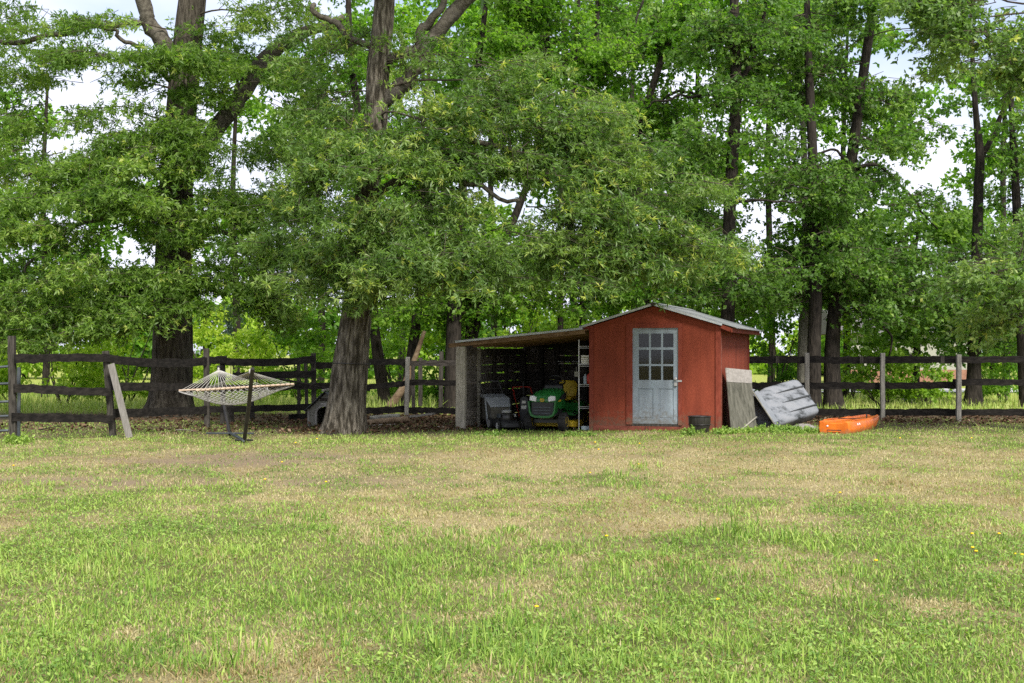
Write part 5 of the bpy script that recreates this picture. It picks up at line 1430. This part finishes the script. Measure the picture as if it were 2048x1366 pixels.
b = MB(); b.box(-.055, .035, -.086, -.082, .53, .59); b.build('label_sheet', MAT['white_paper'], bx_)

# ------------------------------------------------------------------ things right of the door
bb = thing('barrel_planter', 'low black half-barrel planter standing right of the shed door', 'planter', (W(1399, 866, 25.75)[0], 25.75, -.02), 0)
b = MB(); b.lathe([(.15, .0), (.18, .01), (.195, .09), (.212, .17), (.222, .30), (.224, .345), (.205, .345), (.2, .30), (.19, .26), (.02, .26)], 30); b.build('barrel', MAT['barrel'], bb, smooth=True, flat_angle=40)
for z, r_ in ((.335, .231), (.175, .2205)):
    b = MB(); b.tube([(r_ * math.cos(a), r_ * math.sin(a), z) for a in np.linspace(0, 2 * math.pi, 31)], .008, 6, False); b.build('hoop', MAT['black_metal'], bb, smooth=True)
b = MB(); b.lathe([(.15, .262), (.185, .27), (.1, .285), (.02, .29)], 20); b.build('potting_soil', MAT['dark_inside'], bb, smooth=True)

pw = thing('plywood_sheet', 'weathered grey plywood sheet with a pale top strip leaning on the shed side wall', 'plywood', (W(1478, 860, 26.6)[0], 26.6, 0), 0)
A0, A1 = W(1462, 862, 26.05), W(1512, 858, 27.15)
B0, B1 = W(1453, 764, 26.25), W(1502, 767, 27.45)
T0, T1 = W(1450, 736, 26.3), W(1501, 741, 27.52)
def slab(P, th, name, mat, par, off=0.0):
    P = [np.array(p_, float) for p_ in P]
    nrm = unit(np.cross(P[1] - P[0], P[3] - P[0]))
    if nrm[1] > 0: nrm = -nrm
    b = MB(); b.add([p_ + nrm * (off + th) for p_ in P] + [p_ + nrm * off for p_ in P], [(0, 1, 2, 3), (7, 6, 5, 4), (0, 4, 5, 1), (1, 5, 6, 2), (2, 6, 7, 3), (3, 7, 4, 0)])
    return b.build(name, MAT[mat], par, world=True)
slab([A0, A1, B1, B0], .02, 'sheet', 'plywood', pw)
slab([B0 + (A0 - B0) * -.0, B1, T1, T0], .024, 'top_strip', 'pale_wood', pw, .002)

# leaning grey tub: open side on the left, ribbed bottom towards the lawn
tb = thing('plastic_tub', 'large grey moulded plastic tub with three ribs tipped on its side by the fence', 'tub', (W(1570, 852, 27.2)[0], 27.2, 0), 0)
Ax = unit(np.array([1.03, .60, .23]))
Bx = np.array([.42, -.44, -.74]); Bx = unit(Bx - Ax * np.dot(Bx, Ax))
Cx = unit(np.cross(Ax, Bx))
if Cx[1] > 0: Cx = -Cx            # out of the ribbed face, towards the lawn
O = W(1499, 776, 27.7)
tub = lambda a_, b_, c_: O + Ax * a_ + Bx * b_ + Cx * c_
LA, LB, TH = 1.40, 1.02, .40
rings = []
for (a_, g) in ((0.0, .03), (.03, .03), (.035, 0.0), (.17, -.01), (.19, -.022), (.45, -.01), (1.24, .0), (1.33, -.015), (1.38, -.05), (LA, -.10)):
    ring = []
    m_ = 44
    for k in range(m_):
        # rounded-rectangle section, wide along B, front face bulging
        t_ = 2 * math.pi * k / m_
        cb, sb = math.cos(t_), math.sin(t_)
        e_ = .30
        bb_ = LB / 2 + (LB / 2 + g) * math.copysign(abs(cb) ** e_, cb)
        cc_ = -TH / 2 + (TH / 2 + g) * math.copysign(abs(sb) ** .38, sb)
        taper = .10 * max(0, a_ - .1) * (1 if a_ < .95 else 1)
        bb_ = LB / 2 + (bb_ - LB / 2) * (1 - .06 * a_)
        # the top edge by the rim rolls away
        roll = .16 * math.exp(-(max(0, bb_) / .20) ** 2) * math.exp(-(a_ / .34) ** 2)
        ring.append(tub(a_ + .0, bb_ + roll * .5, cc_ - roll * (.6 if sb > 0 else 0)))
    rings.append(ring)
b = MB(); b.loft(rings, cap=False)
m_ = 44
b.f.append(tuple((len(rings) - 1) * m_ + j for j in range(m_)))
o = b.build('shell', MAT['tub'], tb, world=True, smooth=True, flat_angle=38)
for f_ in (.28, .53, .78):
    pts = [tub(a_, LB * f_ + .015 * (a_ - .6), .004 + .006 * math.sin(math.pi * min(1, max(0, (a_ - .5) / .3)) / 2)) for a_ in np.linspace(.55, 1.34, 12)]
    b = MB(); b.tube(pts, [.002 + .017 * min(1, i / 6) for i in range(12)], 6); b.build('rib', MAT['tub_rib'], tb, world=True, smooth=True)
b = MB(); b.add([tub(.045, .12, .0035), tub(.16, .10, .0035), tub(.16, .93, .0035), tub(.045, .93, .0035)], [(0, 1, 2, 3)]); o = b.build('flat_band', MAT['tub_band'], tb, world=True); mo = o.modifiers.new('thick', 'SOLIDIFY'); mo.thickness = .004
b = MB(); b.tube([tub(.0, bq, .02) for bq in np.linspace(.06, .98, 14)], .016, 8); b.build('rim_bead', MAT['doghouse'], tb, world=True, smooth=True)
b = MB(); b.tube([W(1484, 858, 26.5), W(1513, 834, 27.2)], .018, 8); o = b.build('prop_stick', MAT['log_grey'], None, smooth=True)
tag(o, 'short stick on the ground between the plywood sheet and the grey tub', 'stick')

# crumpled tarp
b = MB(); n_ = 22; vs_ = []; c0 = W(1608, 852, 26.9)
for i in range(n_):
    for j in range(n_):
        u_, v_ = i / (n_ - 1) * 2 - 1, j / (n_ - 1) * 2 - 1
        rr_ = math.hypot(u_, v_)
        z_ = max(0, .11 * (1 - rr_ ** 2)) + .07 * (float(fbm(u_ * 4 + 9, v_ * 4, 8, 3)) - .5) * max(0, 1.2 - rr_)
        vs_.append((c0[0] + u_ * .36, c0[1] + v_ * .30, max(-.02, z_) - .01))
b.add(vs_, [(i * n_ + j, i * n_ + j + 1, (i + 1) * n_ + j + 1, (i + 1) * n_ + j) for i in range(n_ - 1) for j in range(n_ - 1)])
o = b.build('crumpled_tarp', MAT['tarp'], None); tag(o, 'crumpled whitish tarp on the ground between the grey tub and the orange kayak', 'tarp')

# kayak
ky = thing('kayak', 'short orange plastic kayak lying on the grass in front of the right fence', 'kayak', (5.98, 25.55, -.035), math.atan2(-.48, .88))
ky.scale = (1.06, 1.10, .90)
# local x: across the stern (left to right), local y: towards the bow
def ksec(y):
    f = y / 2.9
    hw = .335 * (1 - max(0, f - .35) ** 2 / .65 ** 2 * .62) * (1 - .10 * (1 - min(1, f / .12)) ** 2)
    keel = .0 + .15 * max(0, f - .55) ** 2 / .45 ** 2
    top = .285 + .05 * max(0, f - .5) + .02 * math.exp(-(f / .15) ** 2)
    chine = keel + (.115 if f < .2 else .115 + .03 * math.sin((f - .2) * 5))
    cx_ = .335
    return [(cx_ - hw * .62, keel + .0), (cx_ + hw * .62, keel + .0), (cx_ + hw * .90, keel + .03), (cx_ + hw, chine), (cx_ + hw * .985, chine + .03), (cx_ + hw * .99, chine + .06), (cx_ + hw * .93, top - .015), (cx_ + hw * .86, top), (cx_ + hw * .72, top + .005), (cx_ + hw * .62, top - .035),
            (cx_ - hw * .62, top - .035), (cx_ - hw * .72, top + .005), (cx_ - hw * .86, top), (cx_ - hw * .93, top - .015), (cx_ - hw * .99, chine + .06), (cx_ - hw * .985, chine + .03), (cx_ - hw, chine), (cx_ - hw * .90, keel + .03)]
rings = []
for y in (-.035, 0.0, .06, .2, .45, .8, 1.2, 1.6, 2.0, 2.35, 2.6, 2.78, 2.88, 2.92):
    s_ = ksec(max(0, y))
    if y < 0: s_ = [(.335 + (x - .335) * .9, .02 + (z - .02) * .88 + .01) for (x, z) in s_]
    if y > 2.85: s_ = [(.335 + (x - .335) * .72, .26 + (z - .26) * .7) for (x, z) in s_]
    rings.append([(x, y, z) for (x, z) in s_])
b = MB(); b.loft(rings); b.build('hull', MAT['kayak'], ky, smooth=True, flat_angle=32)
b = MB(); b.box(.22, .46, -.048, -.034, .068, .098); b.build('stern_handle', MAT['kayak'], ky, bevel=.01)
b = MB(); b.box(.21, .47, -.0375, -.0345, .10, .118); b.build('handle_slot', MAT['black_plastic'], ky)
b = MB(); b.lathe([(.018, 0), (.018, -.008), (.01, -.01)], 14, (.22, -.036, .20), 'y'); b.build('drain_plug', MAT['white_paint'], ky)
for (y0, y1, sx) in ((.75, 1.25, .02), (.75, 1.25, -.02)):
    b = MB(); b.tube([(.07 if sx > 0 else .60, y0, .30), (.335, (y0 + y1) / 2, .31), (.60 if sx > 0 else .07, y1, .30)], .007, 6); b.build('bungee', MAT['black_metal'], ky)
for s in (-1, 1):
    b = MB(); b.tube([(.335 + s * .265, y, .298 + .012 * math.sin(y * 3)) for y in np.linspace(.25, 2.1, 14)], .012, 6); b.build('deck_line', MAT['kayak'], ky, smooth=True)
b = MB(); b.tube(catmull([(.55, 1.55, .3), (.5, 1.7, .345), (.45, 1.95, .35), (.42, 2.1, .31)], 14), .011, 6); b.build('carry_handle', MAT['black_metal'], ky)
yl = .42
sx = ksec(yl)
for k_, (y0, w_, mt) in enumerate(((.22, .16, 'blue_grey'), (.40, .20, 'white_paint'), (.46, .06, 'red_plastic'))):
    b = MB(); xo = .335 + .335 * .978; b.add([(xo - .006 + .004 * k_, y0, .205), (xo - .006 + .004 * k_, y0 + w_, .205), (xo - .019 + .004 * k_, y0 + w_ * .9, .248), (xo - .019 + .004 * k_, y0 + w_ * .1, .248)], [(0, 1, 2, 3)]); o = b.build('side_sticker', MAT[mt], ky); mo = o.modifiers.new('thick', 'SOLIDIFY'); mo.thickness = .004

# ------------------------------------------------------------------ hammock
hk = thing('hammock_stand', 'dark steel hammock stand with two upright arms on the left lawn', 'hammock stand', (W(474, 878, 23.9)[0], 23.9, -.04), 0)
pf, pr = W(488, 884, 22.95), W(460, 871, 24.9)
pf[2] = pr[2] = -.0
tf, trr = W(505, 737, 22.1), W(437, 733, 26.2)
b = MB(); b.tube(catmull([pf, pf * .55 + tf * .45 + np.array([.0, .05, 0]), tf], 14), .036, 10); b.build('arm', MAT['black_metal'], hk, world=True, smooth=True, flat_angle=50)
b = MB(); b.tube(catmull([pr, pr * .5 + trr * .5 + np.array([0, -.05, 0]), trr], 14), .034, 10); b.build('arm', MAT['black_metal'], hk, world=True, smooth=True, flat_angle=50)
b = MB(); b.tube([pf + np.array([0, -.06, .03]), pr + np.array([0, .05, .03])], .03, 10); b.build('base_beam', MAT['gate_metal'], hk, world=True, smooth=True, flat_angle=50)
for c_, w_ in ((pf, .16), (pr, .46)):
    b = MB(); b.tube([c_ + np.array([-w_, .02, .03]), c_ + np.array([w_, -.02, .03])], .017, 10); b.build('foot_bar', MAT['gate_metal' if c_ is pr else 'black_metal'], hk, world=True, smooth=True, flat_angle=50)
b = MB(); b.tube([tf + np.array([0, 0, -.03]), tf + np.array([-.02, .05, -.08])], .008, 6); b.build('hook', MAT['steel'], hk, world=True)
hm = thing('rope_hammock', 'cream rope hammock with wooden spreader bars slung on the dark stand', 'hammock', (W(474, 800, 24.2)[0], 24.2, .6), 0)
FL, FR = W(393, 781, 23.15), W(588, 768, 23.0)
RL, RR = W(358, 781, 25.6), W(534, 772, 25.5)
apf, apr = W(500, 744, 22.3), W(437, 740, 26.0)
for (a_, c_) in ((FL, FR), (RL, RR)):
    b = MB(); b.tube([a_, (a_ + c_) / 2, c_], .019, 10); b.build('spreader_bar', MAT['spreader'], hm, world=True, smooth=True, flat_angle=50)
NR = 19
b1, b2 = MB(), MB()
for k in range(NR):
    f = .02 + .96 * k / (NR - 1)
    b1.tube([apf, FL + (FR - FL) * f], .0048, 4, False)
    b2.tube([apr, RL + (RR - RL) * f], .0048, 4, False)
for bq in (b1, b2):
    o = bq.build('clew_ropes', MAT['rope'], hm, world=True); o['kind'] = 'stuff'
for c_ in (apf, apr):
    b = MB(); b.lathe([(.008, -.035), (.022, -.02), (.022, .03), (.010, .05)], 10, tuple(c_)); b.build('rope_knot', MAT['rope'], hm, world=True, smooth=True)
def bed(u_, v_):
    """u across 0..1, v front to rear 0..1"""
    p_ = (FL + (FR - FL) * u_) * (1 - v_) + (RL + (RR - RL) * u_) * v_
    pinch = 1 - .16 * math.sin(math.pi * v_)
    c_ = (FL + FR) / 2 * (1 - v_) + (RL + RR) / 2 * v_
    p_ = c_ + (p_ - c_) * pinch
    sag = .30 * math.sin(math.pi * v_) ** .8 * (1 - .72 * (2 * u_ - 1) ** 2)
    return p_ - np.array([0, 0, sag + .02])
b = MB(); ND = 15
for k in range(-ND, ND + 1):
    for sgn in (1, -1):
        pts = []
        for i in range(31):
            v_ = i / 30
            u_ = k / ND + v_ * .99 if sgn > 0 else k / ND + 1 - v_ * .99
            if 0 <= u_ <= 1: pts.append(bed(u_, v_))
        if len(pts) >= 3: b.tube(pts, .0048, 4, False)
o = b.build('bed_net', MAT['rope'], hm, world=True); o['kind'] = 'stuff'
for u_ in (0.0, 1.0):
    b = MB(); b.tube([bed(u_, v_) for v_ in np.linspace(0, 1, 20)], .011, 6, False); b.build('edge_rope', MAT['rope'], hm, world=True, smooth=True)

# ------------------------------------------------------------------ dog house
dh = thing('dog_house', 'small grey dog house with dark shingle roof half hidden behind the front oak', 'dog house', (W(652, 848, 28.6)[0], 28.6, -.045), R(-14))
hw, eh, ph, dl = .40, .38, .74, .75
arch = [(-.21, .04)] + [(-.21 * math.cos(a), .30 + .14 * math.sin(a)) for a in np.linspace(0, math.pi, 13)] + [(.21, .04)]
outer = [(-hw, 0), (-hw, eh), (0, ph), (hw, eh), (hw, 0)]
b = MB(); b.prism([(-hw, 0)] + [(-hw, eh), (0, ph), (hw, eh), (hw, 0), (.21, 0)] + arch[::-1] + [(-.21, 0)], 0, .025); b.build('front_wall', MAT['doghouse'], dh)
for k in range(8):
    z = .045 + k * .075
    x_ = hw if z < eh else hw * (ph - z) / (ph - eh)
    for (x0, x1) in (((-x_ + .01, -.25), (.25, x_ - .01)) if z < .45 else ((-x_ + .05, x_ - .05),)):
        if x1 - x0 > .05 and not .55 < z < .66:
            b = MB(); b.box(x0, x1, -.008, -.001, z - .032, z + .034); b.build('clapboard', MAT['doghouse'], dh)
for s in (-1, 1):
    b = MB(); b.box(s * hw - .03, s * hw + .02, -.02, -.009, 0, eh); b.build('corner_board', MAT['board_pale'], dh)
    b = MB(); b.box(s * (hw - .0125) - .0125, s * (hw - .0125) + .0125, .026, dl, 0.05, eh); b.build('side_wall', MAT['doghouse'], dh)
tr_o = [(-.25, 0)] + [(-.25 * math.cos(a), .30 + .18 * math.sin(a)) for a in np.linspace(0, math.pi, 13)] + [(.25, 0)]
b = MB(); b.prism([(-.25, 0)] + tr_o[1:-1] + [(.25, 0), (.21, 0)] + arch[::-1][1:-1] + [(-.21, 0)], -.022, -.0095); b.build('arch_trim', MAT['board_pale'], dh)
b = MB(); b.prism([(-hw + .03, 0), (-hw + .03, eh), (0, ph - .03), (hw - .03, eh), (hw - .03, 0)], dl - .03, dl - .005); b.build('back_wall', MAT['dark_inside'], dh)
b = MB(); b.prism([(-.16, .56), (.16, .56), (.11, .625), (-.11, .625)], -.012, -.004); b.build('vent_slot', MAT['dark_inside'], dh)
b = MB(); b.box(-.13, .1, -.02, -.010, .475, .525); pl_ = b.build('name_plate', MAT['doghouse'], dh, bevel=.006)
b = MB(); b.box(-.115, .085, -.0235, -.0205, .484, .516); b.build('plate_face', MAT['pale_wood'], pl_)
rs = (ph - eh) / hw
for s in (-1, 1):
    for k in range(5):
        f0, f1 = k / 5, (k + 1) / 5 + .02
        x0, x1 = s * (hw + .09) * (1 - f0), s * (hw + .09) * max(0.004, 1 - f1)
        z0, z1 = ph + .025 - rs * abs(x0), ph + .025 - rs * abs(x1)
        for (y0, y1) in ((-.10, .30), (.303, .84)):
            b = MB(); b.add([(x0, y0, z0 + .024), (x1, y0, z1 + .008), (x1, y1, z1 + .008), (x0, y1, z0 + .024), (x0, y0, z0 + .006), (x1, y0, z1 - .004), (x1, y1, z1 - .004), (x0, y1, z0 + .006)], [(0, 1, 2, 3), (7, 6, 5, 4), (0, 4, 5, 1), (1, 5, 6, 2), (2, 6, 7, 3), (3, 7, 4, 0)]); b.build('shingle', MAT['shingle'], dh)
b = MB(); b.bar((-.02, -.13, ph + .055), (.0, .55, ph + .075), .06, .05); o = b.build('ridge_stick', MAT['log_grey'], dh, bevel=.008)

# ------------------------------------------------------------------ board and log pile by the oak
def logp(name, label, a_, c_, r0, r1, mat, cat, group=None):
    b = MB(); p_ = catmull([a_, (np.array(a_) + c_) / 2 + np.array([0, .03, .01]), c_], 12)
    b.tube(p_, np.linspace(r0, r1, 12) * rf.uniform(.92, 1.08, 12), 10)
    return tag(b.build(name, MAT[mat], None, smooth=True, flat_angle=60), label, cat, group)
P = 'old wood piled by the front oak'
b = MB(); b.bar(W(782, 838, 29.4), W(868, 827, 29.0), .17, .05, seg=6, jit=.004, rnd=rf); tag(b.build('old_board', MAT['board_pale'], None), 'long pale grey-green board on top of the wood pile', 'board', P)
logp('log', 'short orange-brown peeled log lying in the wood pile', W(735, 846, 29.2), W(818, 838, 29.0), .075, .06, 'log', 'log', P)
logp('log', 'greyish log at the back of the wood pile', W(740, 838, 29.8), W(800, 833, 29.9), .07, .06, 'log_grey', 'log', P)
b = MB(); b.bar(W(851, 858, 27.9), W(888, 854, 27.9), .14, .05, seg=4, jit=.004, rnd=rf); tag(b.build('wood_block', MAT['log_grey'], None, bevel=.008), 'short weathered plank lying beside the lean-to post', 'board', P)
logp('fallen_branch', 'thin crooked branch on the leaves in front of the wood pile', W(735, 852, 28.4), W(790, 849, 28.5), .018, .010, 'log_grey', 'branch', P)
logp('fallen_branch', 'thin stick on the leaves next to the lean-to post', W(880, 862, 27.2), W(912, 858, 27.4), .014, .008, 'log_grey', 'branch', P)
logp('fallen_branch', 'long dark stick hung on the fence left of the dog house', W(560, 758, 29.8), W(668, 780, 29.2), .028, .014, 'bark_dark', 'branch')
logp('fallen_branch', 'pale twig lying on leaves left of the hammock stand', W(352, 860, 25.6), W(388, 862, 25.0), .012, .006, 'log_grey', 'branch')
logp('fallen_branch', 'dark twig lying under the left fence', W(78, 860, 25.0), W(125, 852, 25.6), .012, .006, 'bark_dark', 'branch')

# ------------------------------------------------------------------ weeds at the foot of things, dandelions
def weed_clump(label, px, py, wpx, hm_, k, seed, name='weed_clump', tint=.6):
    Y = CAM_H * F / (py - HY)
    r = np.random.default_rng(seed)
    base = W(px, py, Y)
    t = thing(name, label, 'weeds', base, 0, 'weeds at the foot of the shed and fence')
    X = base[0] + r.normal(0, .4, k) * wpx * Y / F; YY = Y + r.normal(0, .10, k)
    h = r.uniform(.35, 1, k) * hm_
    qs, tt = [], []
    per = 14
    c = np.stack([np.repeat(X, per), np.repeat(YY, per), np.repeat(gz(X, YY), per) + np.repeat(h, per) * r.uniform(.1, 1, k * per)], 1) + r.normal(0, .025, (k * per, 3))
    q = leaf_quads(c, unit(r.normal(0, 1, (k * per, 3)) + [0, 0, .4]), 2, .06, .42, r)
    o = quad_mesh('foliage', q, MAT['weed'], t, np.clip(tint + r.normal(0, .18, len(q)), 0, 1)); o['kind'] = 'stuff'
    b = MB()
    for i in range(k):
        z0 = float(gz(X[i], YY[i])); b.tube([(X[i], YY[i], z0 - .01), (X[i] + r.normal(0, .01), YY[i], z0 + h[i] * .9)], .003, 3, False)
    o = b.build('stems', MAT['weed'], t, world=True); o['kind'] = 'stuff'
weed_clump('leafy weed in front of the black planter', 1378, 871, 24, .15, 9, 1)
weed_clump('weeds at the red shed corner by the plywood', 1450, 868, 50, .10, 26, 2, tint=.75)
weed_clump('weeds along the foot of the plywood sheet', 1505, 866, 60, .09, 30, 3, tint=.75)
weed_clump('weeds along the foot of the grey tub', 1570, 863, 70, .12, 40, 4, tint=.6)
weed_clump('weeds left of the orange kayak by the tarp', 1612, 866, 30, .09, 14, 5, tint=.6)
weed_clump('bright weed at the foot of the gate post', 30, 889, 40, .16, 24, 6, tint=.85)
weed_clump('weeds under the front of the riding mower', 1165, 868, 40, .07, 10, 8, tint=.4)
weed_clump('weedy grass tuft at the lean-to opening by the mower', 985, 866, 50, .06, 9, 9, tint=.4)

dm = MB(); dm.lathe([(.003, 0), (.003, .05)], 6)
dp = MB(); dp.lathe([(.006, .048), (.022, .056), (.024, .062), (.012, .07), (.003, .072)], 12)
first = None
DAN = [(1190, 886), (1197, 902), (1180, 947), (1278, 931), (1213, 1072), (1073, 1218), (1436, 1200), (1680, 986), (1752, 1128), (1944, 1073), (1998, 1073), (1945, 1102), (1952, 1110), (2030, 1116), (2044, 1118), (591, 887), (564, 928), (652, 965), (530, 960), (634, 877), (1279, 888), (1800, 877), (1943, 877), (27, 937)]
for i, (px, py) in enumerate(DAN):
    Y = CAM_H * F / (py + 4 - HY)
    X = (px - CX) * Y / F
    if first is None:
        t = thing('dandelion', 'small yellow dandelion flower in the lawn', 'flower', (X, Y, float(gz(X, Y))), 0, 'dandelions in the lawn')
        st_ = dm.build('stem', MAT['weed'], t); fl_ = dp.build('flower_head', MAT['dandelion'], t, smooth=True)
        first = (t, st_, fl_)
    else:
        t = first[0].copy(); col.objects.link(t); t.location = (X, Y, float(gz(X, Y)))
        for ch in first[1:]:
            c_ = ch.copy(); col.objects.link(c_); c_.parent = t
    t.scale = (.62 + .012 * max(0, Y - 8),) * 3

print('LEAVES', LEAVES, 'TRIS', sum(len(o.data.loop_triangles) if o.data.loop_triangles else sum(max(0, p_.loop_total - 2) for p_ in o.data.polygons) if len(o.data.polygons) < 5000 else 2 * len(o.data.polygons) for o in scene.objects if o.type == 'MESH'))
